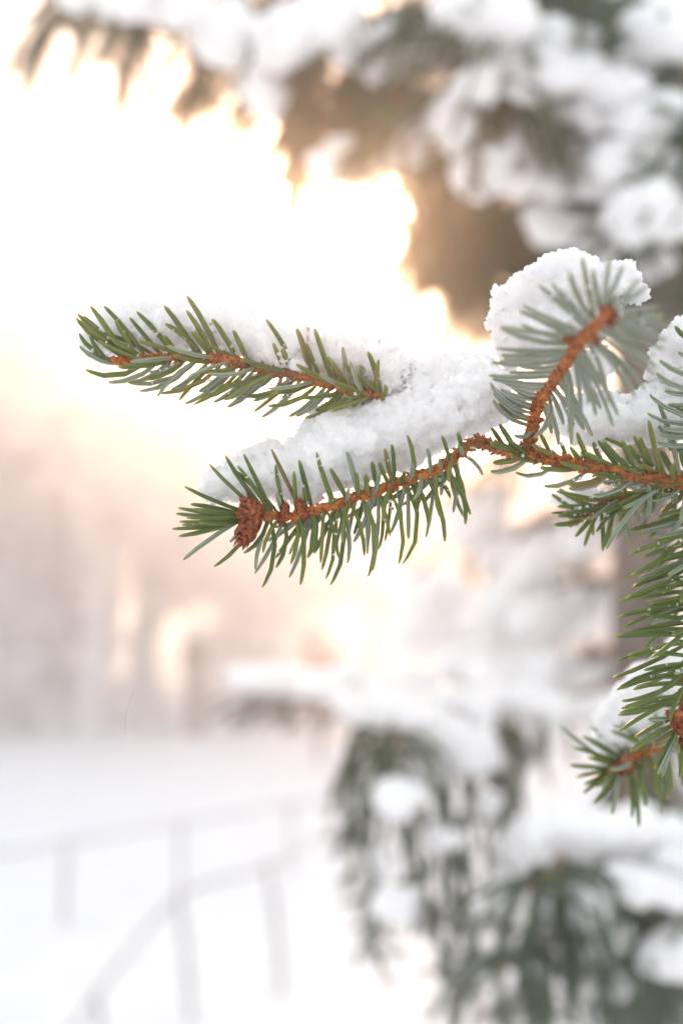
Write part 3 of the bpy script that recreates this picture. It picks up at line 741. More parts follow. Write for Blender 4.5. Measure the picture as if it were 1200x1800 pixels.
FILL = {}
class Shoot:
    """a twig with its needles; c holds (px, py, depth) samples of the centre line"""
    def __init__(s, pix, rpx, name='shoot', parent=None, mat='twig', n=None):
        s.pix = catmull(pix, 120)
        s.c = np.array([list(P(*q)) for q in s.pix])
        L = np.linalg.norm(np.diff(s.c, axis=0), axis=1).sum()
        k = n or max(60, int(L / .00045))
        cc = catmull(s.c[::6].tolist() + [s.c[-1].tolist()], k)
        s.r = np.interp(np.linspace(0, 1, 120), np.linspace(0, 1, len(rpx)), rpx) * 0.80 * s.pix[:, 2] / FPX
        r = np.interp(np.linspace(0, 1, k), np.linspace(0, 1, 120), s.r)
        R0 = float(np.mean(r))
        V, F = tube(cc, r, 16)
        for q in range(k * 16):                  # flaky, uneven bark with spiral cushions
            v = Vector(V[q]); c0 = cc[q // 16]; rad = V[q] - c0
            a = 2 * math.pi * (q % 16) / 16; d = (q // 16) / k * L / R0
            f = 1 + .30 * noise.noise(v * 420) + .26 * noise.noise(v * 1100 + Vector((5, 1, 2))) + .10 * math.sin(3 * a + d * 2.1)
            V[q] = c0 + rad * f
        s.bag = Bag(); s.bag.add(V, F)
        pr = np.random.default_rng(k); tt, nn, bb = frames(cc)
        for q in range(int(L / .00042)):          # crowded little pegs, larger near old leaf bases
            m_ = min(k - 1, int((q + pr.random()) * .00042 / L * k)); a = q * 2.39996 + pr.normal(0, .25)
            rad = nn[m_] * math.cos(a) + bb[m_] * math.sin(a)
            d_ = rad * pr.uniform(.5, 1.0) + tt[m_] * pr.uniform(.5, 1.2); d_ /= np.linalg.norm(d_)
            b0 = cc[m_] + rad * r[m_] * .7; ln = pr.uniform(.0010, .0021) * min(1.3, r[m_] / .0012)
            V, F = tube(np.array([b0, b0 + d_ * ln * .6, b0 + d_ * ln]), [.00055, .00045, .00022], 5); s.bag.add(V, F)
        s.name, s.parent, s.mat = name, parent, mat
        s.list = []; s.bury = 0; s.wide = .98; s.filler = False
        s.rng = random.Random(len(pix) * 17 + int(pix[0][0]))
    def needles(s, rows, ox=0, oy=0, k=1.0, snap=45, mat='needle', wpx=9.5):
        """rows: (base x, base y, tip x, tip y, bend, side, depth of the tip in mm relative to the twig)"""
        for row in rows:
            bx, by, tx, ty = [row[0] * k + ox, row[1] * k + oy, row[2] * k + ox, row[3] * k + oy]
            bend = row[4] if len(row) > 4 else s.rng.uniform(-.03, .05)
            side = row[5] if len(row) > 5 else 'g'
            dz = row[6] if len(row) > 6 else (s.rng.uniform(-6, -2) if side == 'g' else s.rng.uniform(1, 6))
            if s.bury and dz <= -5 and ty < by - 12: dz *= s.bury
            dd = np.hypot(s.pix[:, 0] - bx, s.pix[:, 1] - by); i = int(np.argmin(dd))
            d0 = s.pix[i, 2]; rp = s.r[i] / d0 * FPX
            cx, cy = s.pix[i, 0], s.pix[i, 1]
            if dd[i] > rp and dd[i] < snap:       # bring the foot to the bark
                bx, by = cx + (bx - cx) * rp / dd[i], cy + (by - cy) * rp / dd[i]; off = 1.0
            else: off = min(1.0, dd[i] / (rp + 1e-6))
            zf = math.sqrt(max(0, 1 - off * off)) * s.r[i] * (-1 if dz < 0 else 1)
            b = P(bx, by, d0 + zf); t = P(tx, ty, d0 + dz / 1000)
            s.one(b, t, (tx - bx, ty - by), bend, side, mat, wpx * s.wide * s.rng.uniform(.88, 1.12) * (d0 / FPX), Vector(s.c[i]) if dd[i] < snap else None)
    def one(s, b, t, dimg, bend, side, mat, width, root):
        ax = t - b; L = ax.length; z = ax / L
        v = CAM - b; y = v - z * v.dot(z); y.normalize()
        if side == 'u': y = -y
        a = s.rng.uniform(-.35, .35)
        y = Matrix.Rotation(a, 3, z) @ y
        x = y.cross(z)
        l2 = math.hypot(*dimg) + 1e-6
        perp = RGT * (dimg[1] / l2) + UPV * (dimg[0] / l2)
        sg = 1 if x.dot(perp) > 0 else -1
        me = get_needle(width / L, bend * sg, mat)
        o = bpy.data.objects.new('needle', me); COL.objects.link(o)
        m = Matrix((x, y, z)).transposed().to_4x4(); m = Matrix.Translation(b) @ m @ Matrix.Scale(L, 4)
        o.matrix_basis = m
        if s.filler:
            FILL.setdefault(s.parent.name, []).append((me, m)); bpy.data.objects.remove(o)
        else: s.list.append(o)
        if root is not None:                     # the little peg the needle stands on
            e = b + z * .0007
            V, F = tube(np.array([list(root), list(root.lerp(e, .7)), list(e)]), [.0011, .0009, .00055], 6); s.bag.add(V, F)
    def whorl(s, n, lo, hi, length, alpha, seed, mat='needle', toward=0.0, side=None, keep=None, wpx=9.0):
        """filler needles round the twig in a spiral between fractions lo..hi"""
        rng = random.Random(seed); t, n_, b_ = frames(s.c); s.filler = True
        for i in range(n):
            u = lo + (hi - lo) * (i + rng.random() * .6) / n; k = min(119, int(u * 119))
            a = i * 2.39996 + rng.uniform(-.3, .3)
            rad = Vector(n_[k] * math.cos(a) + b_[k] * math.sin(a))
            if keep and not keep(rad): continue
            d = Vector(t[k]) * math.cos(alpha) + rad * math.sin(alpha); d.normalize()
            d = (d + Vector((0, 0, toward))).normalized()
            c = Vector(s.c[k]); b = c + rad * s.r[k]
            L = length * rng.uniform(.85, 1.12)
            e = b + d * L
            di = (d.dot(RGT), -d.dot(UPV))
            s.one(b, e, di, rng.uniform(-.08, .08), side or rng.choice('gu'), mat, wpx * s.wide * s.pix[k, 2] / FPX, c)
    def build(s):
        s.filler = False
        o = mesh_obj(s.name, s.bag.verts(), s.bag.f, M[s.mat], s.parent)
        for q in s.list: put(q, o)
        return o

def bud(parent, px, py, d, spikes, size, seed):
    """cluster of pointed brown bud scales; spikes are image directions (dx, dy, length in px)"""
    rng = random.Random(seed); b = Bag(); c = np.array(P(px, py, d)); k = d / FPX
    bm = bmesh.new(); bmesh.ops.create_icosphere(bm, subdivisions=2, radius=size * k)
    for v in bm.verts: v.co *= 1 + .18 * noise.noise(v.co * 900)
    b.add([np.array(v.co) + c for v in bm.verts], [tuple(v.index for v in f.verts) for f in bm.faces]); bm.free()
    for dx, dy, L, wd in spikes:
        ax = np.array(RGT * dx - UPV * dy + FWD * rng.uniform(-.35, .15)); ax /= np.linalg.norm(ax)
        sd = np.cross(ax, np.array(FWD)); sd /= np.linalg.norm(sd); th = np.cross(sd, ax)
        V, F = tube(np.array([c + ax * L * k * u for u in (0, .35, .7, .96)]), [wd * .42 * k, wd * .46 * k, wd * .27 * k, wd * .04 * k], 8); b.add(V, F)
        for ring in range(6):
            u = ring / 6 * .86
            for q in range(6):
                a = (q + .5 * (ring % 2)) * math.pi / 3 + rng.uniform(-.15, .15)
                rad = sd * math.cos(a) + th * math.sin(a); tg = np.cross(ax, rad)
                rr0 = wd * k * (.46 if u < .4 else .46 * (1 - (u - .4) / .62))
                p = c + ax * L * k * u + rad * rr0; ln = L * k * rng.uniform(.24, .36); w_ = rr0 * .55 + .0001
                out = rng.uniform(.1, .35)
                V = [p + tg * w_, p - tg * w_, p - tg * w_ * .8 + ax * ln * .55 + rad * ln * out * .4, p + ax * ln + rad * ln * out * .3, p + tg * w_ * .8 + ax * ln * .55 + rad * ln * out * .4, p + rad * -rr0 * .3 + ax * ln * .3]
                b.add(V, [(0, 1, 2, 3, 4), (1, 0, 5), (1, 5, 2), (2, 5, 3), (3, 5, 4), (4, 5, 0)])
    return mesh_obj('bud', b.verts(), b.f, M['bud'], parent)

# ------------------------------------------------------------------ the branch in focus
D = FOCUS
limb_end = P(1130, 640, 2.1)
def limb_tail(px, py, d):
    """points that carry a limb from just outside the picture back to the trunk"""
    e = P(px, py, d)
    return e
br = empty('spruce_branch', P(1320, 865, D + .03))
tag(br, 'snow-topped spruce branch in sharp focus with orange-brown twigs forking into fans of green needles', 'branch')
# main stem (from outside the picture to the fork)
main = Shoot([(1440, 880, D + .05), (1320, 868, D + .022), (1200, 850, D + .006), (1060, 826, D), (960, 806, D), (880, 788, D), (835, 775, D)], [17, 15, 13, 12, 11.5, 11, 10], 'stem', br)
main.wide = 1.08
k6 = dict(ox=860, oy=720, k=.28333)
main.needles([(190, 250, 0, 205), (240, 285, 95, 165, .03, 'g', -4), (300, 325, 125, 275), (440, 300, 260, 215), (520, 385, 310, 360, .03), (610, 370, 435, 325), (780, 350, 590, 265),
              (830, 420, 640, 400), (960, 400, 790, 350), (1100, 390, 920, 345), (1200, 455, 990, 455), (1260, 400, 1110, 350), (880, 345, 700, 190), (1030, 340, 890, 160), (1050, 300, 930, 165),
              (900, 330, 815, 190), (570, 310, 500, 230), (380, 250, 310, 140), (640, 270, 540, 140), (1090, 350, 1020, 240), (700, 320, 640, 200, .0, 'g', 3), (800, 340, 670, 190, 0, 'g', 3), (980, 350, 860, 220, 0, 'g', 3),
              (1150, 380, 1060, 250, 0, 'g', 2), (480, 300, 440, 200, 0, 'g', 3), (560, 320, 590, 230, 0, 'g', 4),
              (1250, 380, 1180, 260), (1320, 440, 1130, 420), (150, 220, 60, 90, 0, 'g', 2), (90, 230, 10, 110, 0, 'g', 1),
              (220, 345, 5, 385, .12, 'u', 3), (390, 385, 160, 390, .15, 'u', 3), (590, 395, 335, 475, .10, 'u', 4), (700, 425, 480, 460, .15, 'g', -3), (720, 440, 490, 490, .10, 'u', 3), (880, 435, 640, 530, .10, 'u', 3),
              (900, 430, 700, 450, .05, 'u', 4), (1060, 470, 820, 610, .06, 'u', 0), (1180, 490, 970, 560, .12, 'u', 2), (190, 325, 20, 330, .05, 'g', 1), (1000, 440, 850, 470, .05, 'u', 4), (1100, 460, 880, 500, .08, 'u', 6),
              (1150, 470, 1140, 650, 0, 'u', 10), (1040, 470, 1010, 640, 0, 'u', 12), (980, 480, 960, 690, .05, 'u', 12), (1260, 470, 1060, 640, .05, 'g', 5), (1080, 480, 940, 640, .03, 'g', 8)], **k6)
main.whorl(34, .08, .40, .021, 1.0, 77)
main.build()

# upper left shoot
A = Shoot([(850, 768, D + .018), (770, 742, D + .014), (700, 715, D + .006), (655, 695, D), (560, 670, D), (460, 647, D), (390, 632, D), (300, 628, D), (215, 634, D - .002), (198, 634, D - .002)],
          [7, 7, 7.5, 8, 8.5, 9, 9, 8.5, 7, 3], 'shoot', br)
A.bury = .75; A.wide = 1.05
k1 = dict(ox=120, oy=500, k=.25)
A.needles([(600, 470, 285, 350, -.03, 'g', -3), (440, 420, 65, 205, .05, 'g', -2), (430, 440, 55, 235, .09, 'g', -4), (460, 450, 90, 250, .09, 'g', -6), (350, 575, 78, 430, .12, 'u', -2), (330, 560, 150, 340, .12, 'g', -5), (300, 520, 75, 340, .12, 'g', -2),
           (320, 560, 80, 440, .09, 'g', 2), (520, 530, 210, 395, .05, 'g', -6), (700, 550, 350, 580, .04, 'g', -7), (540, 590, 120, 598, .16, 'g', -1), (640, 590, 280, 688, .14, 'u', 1), (880, 590, 500, 750, .10, 'u', 2),
           (820, 610, 550, 670, .08, 'g', -5), (900, 600, 430, 695, .12, 'u', 3), (700, 580, 420, 690, .1, 'u', 4), (1070, 630, 640, 765, .12, 'g', -2), (980, 620, 720, 745, .08, 'u', 2), (1200, 605, 890, 620, .04, 'g', -6), (1130, 630, 920, 755, .08, 'u', 2),
           (1170, 640, 820, 840, .08, 'u', 3), (1240, 700, 910, 795, .12, 'g', -3), (1290, 660, 1020, 830, .08, 'u', 3), (1400, 660, 1115, 865, .08, 'u', 2),
           (450, 400, 110, 220, .03, 'g', 0), (380, 400, 85, 260, .05, 'g', 2), (420, 430, 160, 300, .04, 'g', -3), (500, 440, 290, 370, .02, 'g', -4),
           (940, 500, 680, 275, -.05, 'g', -7), (740, 450, 480, 190, -.03, 'g', -8), (540, 420, 250, 150, -.03, 'g', -8), (380, 380, 155, 150, -.02, 'g', -7), (1020, 450, 830, 180, -.02, 'g', -9), (1060, 440, 835, 80, -.02, 'g', -9),
           (900, 440, 675, 150, -.02, 'g', -9), (1200, 450, 1010, 240, -.02, 'g', -8), (770, 490, 490, 400, -.03, 'g', -6), (1010, 560, 740, 500, .03, 'g', -8), (1160, 480, 990, 420, 0, 'g', -6), (1000, 470, 870, 330, -.03, 'g', -7), (1280, 470, 1160, 320, 0, 'g', -7),
           (760, 460, 670, 360, 0, 'g', -8), (640, 450, 430, 230, 0, 'g', -7), (480, 430, 330, 250, 0, 'g', -7)], **k1)
k2 = dict(ox=400, oy=540, k=.25)
A.needles([(400, 450, 90, 360, .03, 'g', -6), (510, 410, 270, 85, -.03, 'g', -7), (400, 410, 320, 250, 0, 'g', -6), (480, 410, 380, 290, 0, 'g', -6), (600, 440, 485, 150, -.03, 'g', -7), (660, 450, 550, 250, 0, 'g', -7),
           (750, 480, 610, 150, 0, 'g', -8), (835, 520, 705, 350, 0, 'g', -7), (1000, 590, 805, 390, -.03, 'g', -7), (1060, 610, 990, 510, 0, 'g', -7), (1100, 560, 985, 310, -.02, 'g', -8), (760, 540, 480, 400, .02, 'g', -8), (980, 610, 640, 470, .03, 'g', -7),
           (270, 480, -20, 550, .08, 'g', -4), (220, 490, -30, 650, .1, 'u', 1), (240, 490, 0, 705, .06, 'u', 3), (370, 500, 280, 640, .12, 'g', -1), (460, 560, 90, 620, .15, 'g', -2), (580, 530, 330, 600, .08, 'g', -6), (500, 540, 240, 775, .07, 'u', 3),
           (620, 570, 280, 695, .14, 'g', -2), (800, 600, 490, 630, .08, 'g', -6), (680, 580, 430, 770, .05, 'u', 3), (720, 590, 480, 770, .08, 'u', 2), (800, 640, 540, 780, .15, 'g', -2), (780, 620, 610, 730, .1, 'g', 1), (900, 630, 640, 700, .07, 'u', 3),
           (970, 640, 820, 620, .06, 'g', -6), (940, 640, 870, 705, .1, 'g', -2), (430, 520, 180, 660, .08, 'u', 4), (330, 490, 110, 600, .08, 'u', 5)], **k2)
A.whorl(16, .30, .42, .012, 1.2, 5, toward=.5)
A.whorl(24, .44, .80, .015, .85, 6, toward=-.05, keep=lambda r: r.z < .2, wpx=8)
A.build()

# lower left shoot with the star-shaped bud and the sheaf of needles at its end
B = Shoot([(835, 775, D), (800, 800, D), (770, 822, D), (700, 848, D), (640, 868, D), (580, 888, D), (520, 906, D), (460, 908, D), (430, 910, D), (400, 906, D + .001)], [10, 9.5, 9.5, 9.5, 9, 8.5, 8, 8, 8, 3], 'shoot', br)
B.bury = .75; B.wide = .9
k3 = dict(ox=300, oy=780, k=.21667)
B.needles([(600, 590, 40, 565, .02, 'g', -4), (600, 560, 60, 520, .03, 'g', -2), (560, 540, 160, 490, -.04, 'g', 0), (600, 610, 70, 630, .02, 'g', -5), (560, 620, 10, 690, .02, 'g', -2), (600, 570, 220, 540, .02, 'g', -8), (560, 650, 65, 750, .05, 'g', -3),
           (560, 680, 100, 945, -.03, 'u', 0), (600, 600, 130, 600, 0, 'g', -8), (590, 590, 110, 580, 0, 'g', 3), (560, 640, 150, 690, .02, 'g', 2), (620, 630, 230, 640, .03, 'g', -8), (600, 550, 240, 500, 0, 'g', 4), (610, 620, 90, 660, 0, 'g', 4), (600, 580, 180, 530, 0, 'g', -5),
           (700, 700, 350, 1000, .08, 'g', -3), (775, 640, 590, 890, .10, 'g', -8), (620, 680, 480, 800, .03, 'u', 2),
           (810, 640, 740, 1170, .12, 'g', -5), (920, 620, 850, 1010, .10, 'g', -4), (1040, 590, 1050, 1150, .06, 'g', -6), (1140, 580, 1110, 930, .10, 'g', -4),
           (920, 630, 680, 1055, .03, 'u', 2), (1150, 600, 960, 1090, .03, 'u', 3), (1090, 620, 850, 930, 0, 'g', 8), (1130, 620, 960, 900, 0, 'u', 10), (1200, 600, 830, 680, .03, 'u', 6), (1060, 620, 780, 790, .03, 'u', 8), (1250, 610, 940, 770, .03, 'g', 9),
           (1180, 600, 1160, 890, .02, 'g', 6),
           (870, 540, 520, 215, -.03, 'g', -6), (800, 530, 540, 175, -.02, 'g', -8), (830, 520, 590, 80, 0, 'g', -9), (650, 520, 110, 345, .02, 'g', -7), (740, 510, 310, 160, .03, 'g', -8), (1040, 510, 815, 40, 0, 'g', -9), (940, 520, 850, 165, .04, 'g', -6),
           (1140, 500, 1040, 130, 0, 'g', -8), (1100, 510, 1080, 330, 0, 'g', -6), (900, 530, 860, 400, 0, 'u', -5), (780, 520, 440, 90, .02, 'g', -9), (1010, 510, 1000, 220, 0, 'g', -8)], **k3)
k4 = dict(ox=540, oy=740, k=.26667)
B.needles([(30, 610, 0, 905, .15, 'g', -5), (130, 590, 120, 1045, .10, 'g', -6), (210, 575, 150, 1085, .13, 'g', -7), (290, 560, 375, 890, .06, 'g', -5), (380, 530, 400, 1030, .12, 'g', -7), (545, 475, 600, 945, .13, 'g', -6), (650, 450, 625, 945, .16, 'g', -6),
           (720, 420, 800, 700, .08, 'g', -5), (790, 395, 905, 800, .07, 'g', -6), (930, 330, 1075, 620, .03, 'g', -5), (990, 310, 1040, 685, .06, 'g', -4), (860, 370, 945, 510, .05, 'g', -6), (690, 440, 725, 600, .06, 'g', -6), (480, 510, 545, 760, .05, 'g', -3),
           (480, 510, 430, 990, .04, 'u', 0), (660, 460, 550, 740, .02, 'u', 4), (450, 510, 305, 800, .02, 'u', 6), (200, 590, 45, 875, 0, 'g', 9), (170, 590, 95, 985, .05, 'g', 6), (250, 590, 160, 900, .03, 'u', 5), (240, 580, 265, 940, .06, 'u', 6),
           (380, 540, 395, 880, .03, 'u', 8), (380, 540, 305, 750, .03, 'g', 8), (560, 480, 510, 795, .05, 'g', 5), (850, 390, 780, 770, .04, 'u', 2), (1020, 300, 960, 605, .04, 'u', 2), (900, 360, 880, 490, .03, 'u', 5), (780, 410, 520, 520, .05, 'u', 5), (980, 320, 880, 420, .05, 'u', 4),
           (1060, 270, 1155, 360, .10, 'u', -2), (700, 430, 480, 560, .04, 'u', 8), (600, 470, 360, 600, .03, 'u', 8), (330, 550, 90, 700, .02, 'u', 8), (500, 500, 250, 640, .02, 'u', 9), (150, 600, -60, 760, .02, 'u', 7), (860, 380, 620, 560, .02, 'u', 9), (960, 330, 760, 540, .02, 'g', 9),
           (720, 430, 715, 660, .03, 'u', 7), (600, 470, 620, 690, .03, 'u', 8),
           (190, 560, 60, 205, .02, 'g', -8), (280, 550, 150, 310, 0, 'g', -7), (330, 480, 260, 200, -.03, 'u', -8), (165, 560, 90, 340, -.03, 'g', -8), (430, 490, 480, 340, -.05, 'u', -8), (540, 430, 470, 270, 0, 'g', -7), (570, 420, 555, 150, -.04, 'g', -8),
           (670, 400, 690, 270, -.06, 'u', -8), (700, 390, 655, 90, -.05, 'g', -8), (810, 350, 790, 180, -.05, 'u', -7), (940, 280, 885, 95, -.04, 'g', -7), (1020, 250, 990, 160, -.10, 'u', -7), (1040, 230, 990, 75, 0, 'g', -7), (1110, 240, 1110, 190, 0, 'u', -7),
           (560, 420, 510, 180, 0, 'g', -8), (460, 450, 425, 265, 0, 'g', -7), (260, 560, 270, 450, 0, 'u', -8), (620, 420, 640, 330, 0, 'g', -7), (880, 320, 870, 250, 0, 'u', -8), (340, 500, 325, 340, 0, 'g', -7), (400, 490, 385, 350, 0, 'g', -6)], **k4)
B.whorl(40, .12, .80, .015, 1.25, 8, toward=-.2, keep=lambda r: r.z < .1)
ob = B.build()
bud(ob, 446, 910, D - .004, [(-.45, -1, 44, 34), (-.5, 1, 62, 36), (.35, -.9, 32, 26), (-1, -.1, 34, 24)], 14, 4)
bud(ob, 500, 905, D - .002, [(.1, -1, 24, 16), (-.4, .9, 22, 14)], 8, 6)
bud(ob, 530, 900, D - .002, [(-.2, -1, 26, 18), (.4, .7, 18, 12)], 8, 7)

# the shoot that points at the camera
C = Shoot([(925, 790, D), (936, 752, D - .002), (948, 705, D - .010), (975, 665, D - .027), (997, 635, D - .043), (1013, 605, D - .058), (1040, 580, D - .073), (1062, 556, D - .086)], [11, 10.5, 10, 9.5, 9, 9, 9, 5], 'shoot', br)
kk = dict(ox=840, oy=540, k=.3, mat='needle_pale', wpx=10.5, snap=60)
C.needles([(290, 690, 85, 540, .12, 'u', 2), (290, 650, 90, 500, .08, 'u', 4), (310, 620, 70, 440, .10, 'u', 6), (330, 580, 160, 490, .05, 'u', 5), (340, 540, 130, 480, .05, 'u', 4), (300, 660, 120, 560, .08, 'g', 6), (330, 600, 90, 470, .09, 'u', 8),
           (400, 450, 80, 420, .04, 'u', -3), (420, 400, 60, 400, .03, 'u', 2), (440, 370, 180, 380, .03, 'u', 3), (500, 290, 75, 325, .05, 'u', 4), (500, 270, 130, 280, .03, 'u', 2), (540, 210, 130, 120, .06, 'u', 3), (530, 190, 250, 100, .03, 'u', 5), (540, 170, 240, 20, -.03, 'u', 3),
           (420, 470, 150, 440, .06, 'u', 9), (380, 520, 190, 460, .05, 'u', 9), (470, 340, 200, 330, .05, 'u', 8), (480, 310, 150, 300, .02, 'u', 9), (520, 240, 110, 240, .03, 'u', 9),
           (415, 520, 320, 770, .15, 'u', -5), (315, 725, 210, 750, .20, 'u', -4), (400, 560, 470, 810, .07, 'u', 2), (520, 360, 530, 740, .08, 'u', -3), (500, 370, 540, 640, .05, 'u', 2), (500, 400, 545, 810, .03, 'u', 9), (610, 220, 635, 580, .05, 'u', -4), (580, 290, 650, 560, .03, 'u', 2),
           (590, 270, 690, 640, .03, 'u', 6), (470, 440, 670, 760, .04, 'u', 12), (600, 260, 790, 700, .04, 'u', 8), (610, 250, 820, 640, .03, 'u', 6), (690, 210, 860, 420, .03, 'u', -2), (660, 220, 920, 530, .05, 'u', 3), (670, 210, 980, 490, .05, 'u', 6), (440, 480, 620, 720, .03, 'u', 14),
           (700, 180, 1040, 400, .04, 'u', 2), (720, 150, 1050, 360, .03, 'u', 4), (720, 130, 1090, 250, .03, 'u', -1), (740, 110, 1110, 200, .03, 'u', 2), (740, 100, 1130, 110, .02, 'u', 0), (740, 80, 1090, 40, -.02, 'u', 0), (650, 190, 900, 420, .05, 'u', 6), (640, 210, 760, 560, .05, 'u', 8),
           (450, 470, 560, 700, .03, 'u', 8), (380, 580, 430, 740, .04, 'u', 8), (480, 420, 600, 620, .03, 'u', 9), (720, 120, 1000, 300, .03, 'u', 8), (730, 100, 1060, 160, .02, 'u', 9),
           (430, 500, 500, 690, .04, 'u', 5), (550, 310, 720, 600, .04, 'u', 10), (560, 300, 600, 640, .03, 'u', 8)], **kk)
kk = dict(ox=780, oy=420, k=.35, mat='needle_pale', wpx=10.5, snap=60)
C.needles([(700, 440, 470, 230, -.03, 'u', 4), (700, 420, 540, 220, .03, 'u', 2), (740, 400, 630, 160, .06, 'g', 3), (770, 380, 745, 150, 0, 'g', 4), (800, 380, 880, 280, .03, 'g', -3), (690, 450, 390, 330, .03, 'u', 4), (680, 480, 280, 440, .03, 'u', 3), (640, 560, 240, 620, .04, 'u', 3),
           (820, 380, 1030, 230, 0, 'u', 5), (820, 400, 1080, 340, .02, 'u', 3), (820, 420, 1100, 400, 0, 'u', 3), (740, 400, 690, 90, 0, 'g', 8), (790, 380, 830, 90, 0, 'u', 8), (720, 420, 580, 260, 0, 'u', 8), (690, 450, 460, 400, .02, 'u', 9), (810, 400, 980, 200, 0, 'u', 9), (780, 390, 900, 130, 0, 'u', 9)], **kk)
oc = C.build()
bud(oc, 1062, 556, D - .087, [(.5, -.8, 26, 20), (.9, -.1, 26, 18), (-.3, -.9, 22, 16), (.6, .7, 26, 16)], 11, 9)
bud(oc, 1010, 594, D - .063, [(-.9, .1, 24, 16), (-.5, -.8, 16, 12)], 9, 10)
bud(oc, 1044, 590, D - .07, [(.3, .9, 20, 14)], 8, 11)

# small side shoot under the stem, a little farther away
E = Shoot([(1190, 852, D + .008), (1130, 866, D + .014), (1064, 884, D + .02), (1013, 915, D + .026), (1000, 922, D + .028)], [8, 7.5, 7, 6, 3], 'shoot', br)
E.needles([(720, 560, 520, 545, .02, 'g', 2), (820, 530, 580, 565, .03), (680, 600, 420, 600, 0, 'g', 2), (700, 610, 380, 640, .02), (760, 590, 450, 640, .02), (620, 660, 480, 670, .02), (570, 690, 400, 715, .05), (680, 620, 530, 790, .0), (800, 570, 660, 760, .0), (790, 570, 700, 870, .0),
           (690, 620, 700, 880, .03), (790, 600, 870, 820, .03, 'u', 3), (850, 560, 930, 700, .03, 'u', 4), (780, 640, 830, 700, 0, 'u', 5), (560, 650, 380, 520, 0, 'g', 4), (640, 660, 640, 780, 0, 'g', 5), (900, 540, 700, 640, .04), (880, 540, 760, 500, .02), (640, 640, 420, 660, .02, 'g', 4), (860, 550, 690, 700, .02, 'g', -5)], snap=60, wpx=8.5, **k6)
E.whorl(16, .15, .6, .014, 1.1, 31, toward=-.2)
E.build()
# shoot standing at the right edge
R = Shoot([(1290, 862, D + .012), (1262, 800, D + .004), (1240, 720, D - .002), (1226, 620, D - .006), (1220, 540, D - .01)], [9, 9, 8.5, 8, 4], 'shoot', br)
kr = dict(ox=840, oy=540, k=.3, wpx=10.5, snap=400)
R.needles([(1290, 220, 1150, 110, .06, 'g', -5), (1310, 420, 1060, 310, .08, 'u', -3), (1320, 480, 1040, 385, .10, 'u', -5), (1330, 500, 1090, 490, .08, 'u', -2), (1320, 640, 1000, 510, .12, 'u', -4), (1310, 660, 990, 620, .10, 'u', -4), (1330, 700, 1080, 710, .06, 'u', -5),
           (1330, 740, 1065, 745, .06, 'u', -5), (1330, 770, 1045, 790, .10, 'u', -3), (1300, 300, 1170, 265, .05, 'u', 3), (1330, 560, 1110, 570, .08, 'u', 3), (1320, 610, 1100, 600, .05, 'g', 2), (1320, 820, 1110, 830, .05, 'u', 3)], **kr)
R.whorl(30, .1, 1, .021, 1.0, 55, keep=lambda r: r.x > -.2)
R.build()

# ------------------------------------------------------------------ hanging branch along the right edge
br2 = empty('spruce_branch', P(1330, 840, D + .02))
tag(br2, 'spruce branch hanging down beside the snow-topped branch, its green needles combed outwards', 'branch')
H = Shoot([(1330, 800, D + .03), (1255, 840, D + .014), (1226, 900, D + .008), (1218, 1000, D + .004), (1214, 1120, D), (1208, 1200, D), (1197, 1262, D), (1192, 1285, D)], [12, 10, 10, 10, 9, 9, 9, 5], 'shoot', br2)
H.needles([(1050, 320, 570, 520, .03, 'u', -1), (1150, 470, 730, 590, .02, 'u', -4), (1200, 540, 450, 800, -.03, 'g', -6), (1200, 670, 610, 830, -.02), (1220, 740, 395, 1090, -.03), (1150, 850, 560, 1080, 0, 'u', 4), (1200, 900, 485, 1195, -.03), (1220, 1040, 400, 1340, -.04),
           (1180, 1060, 845, 1270, 0, 'g', -9), (1150, 1080, 640, 1370, 0, 'u', 6), (1200, 1310, 700, 1410, -.03), (1250, 1380, 310, 1560, -.04), (1150, 1380, 420, 1650, 0, 'u', 6), (1250, 1560, 640, 1520, .04), (1150, 1340, 730, 1640, 0, 'u', 8), (1200, 1520, 840, 1645, 0, 'u', 2),
           (1250, 1620, 430, 1745, -.03), (1250, 1700, 290, 1790, -.03), (1200, 880, 920, 1050, 0, 'u', -10), (1180, 560, 985, 700, 0, 'g', -10), (1200, 1280, 1060, 1370, 0, 'g', -12), (1150, 480, 720, 745, 0, 'u', 6), (1220, 800, 700, 900, -.03, 'g', 3), (1220, 960, 640, 1130, -.03, 'g', 4),
           (1210, 1150, 760, 1230, -.03, 'g', 2), (1230, 1440, 600, 1600, -.03, 'g', 5), (1230, 1240, 560, 1330, -.03, 'g', 6), (1160, 420, 800, 480, 0, 'u', 6), (1250, 1640, 970, 1780, 0, 'g', -10), (1250, 1150, 1050, 1290, 0, 'g', -11)], ox=1040, oy=860, k=.14444, snap=120, wpx=9.5)
k8 = dict(ox=1000, oy=1100, k=.18886, snap=120, wpx=9.5)
H.needles([(1130, 90, 430, 105, -.04), (1130, 150, 540, 280, -.04), (1120, 130, 430, 335, -.04, 'g', 2), (1120, 290, 540, 305, -.08), (1120, 350, 690, 415, -.04), (1120, 370, 440, 600, -.05), (1110, 455, 480, 590, -.05), (1110, 555, 590, 595, -.05), (1100, 650, 480, 770, -.04),
           (1060, 725, 465, 810, -.04), (1040, 850, 730, 870, .03, 'u', -3), (1040, 830, 600, 1045, -.03), (1020, 900, 560, 1170, -.03), (1030, 940, 770, 1140, -.03), (1060, 930, 990, 1110, -.05, 'g', -8), (1030, 960, 860, 1410, -.03, 'u', -3), (1020, 950, 790, 1330, 0), (1030, 960, 820, 1390, 0, 'u', -6),
           (1060, 960, 1020, 1420, .05), (1120, 600, 860, 720, 0, 'u', 5), (1110, 480, 800, 480, 0, 'u', 6), (1120, 380, 980, 450, 0, 'u', -8)], **k8)
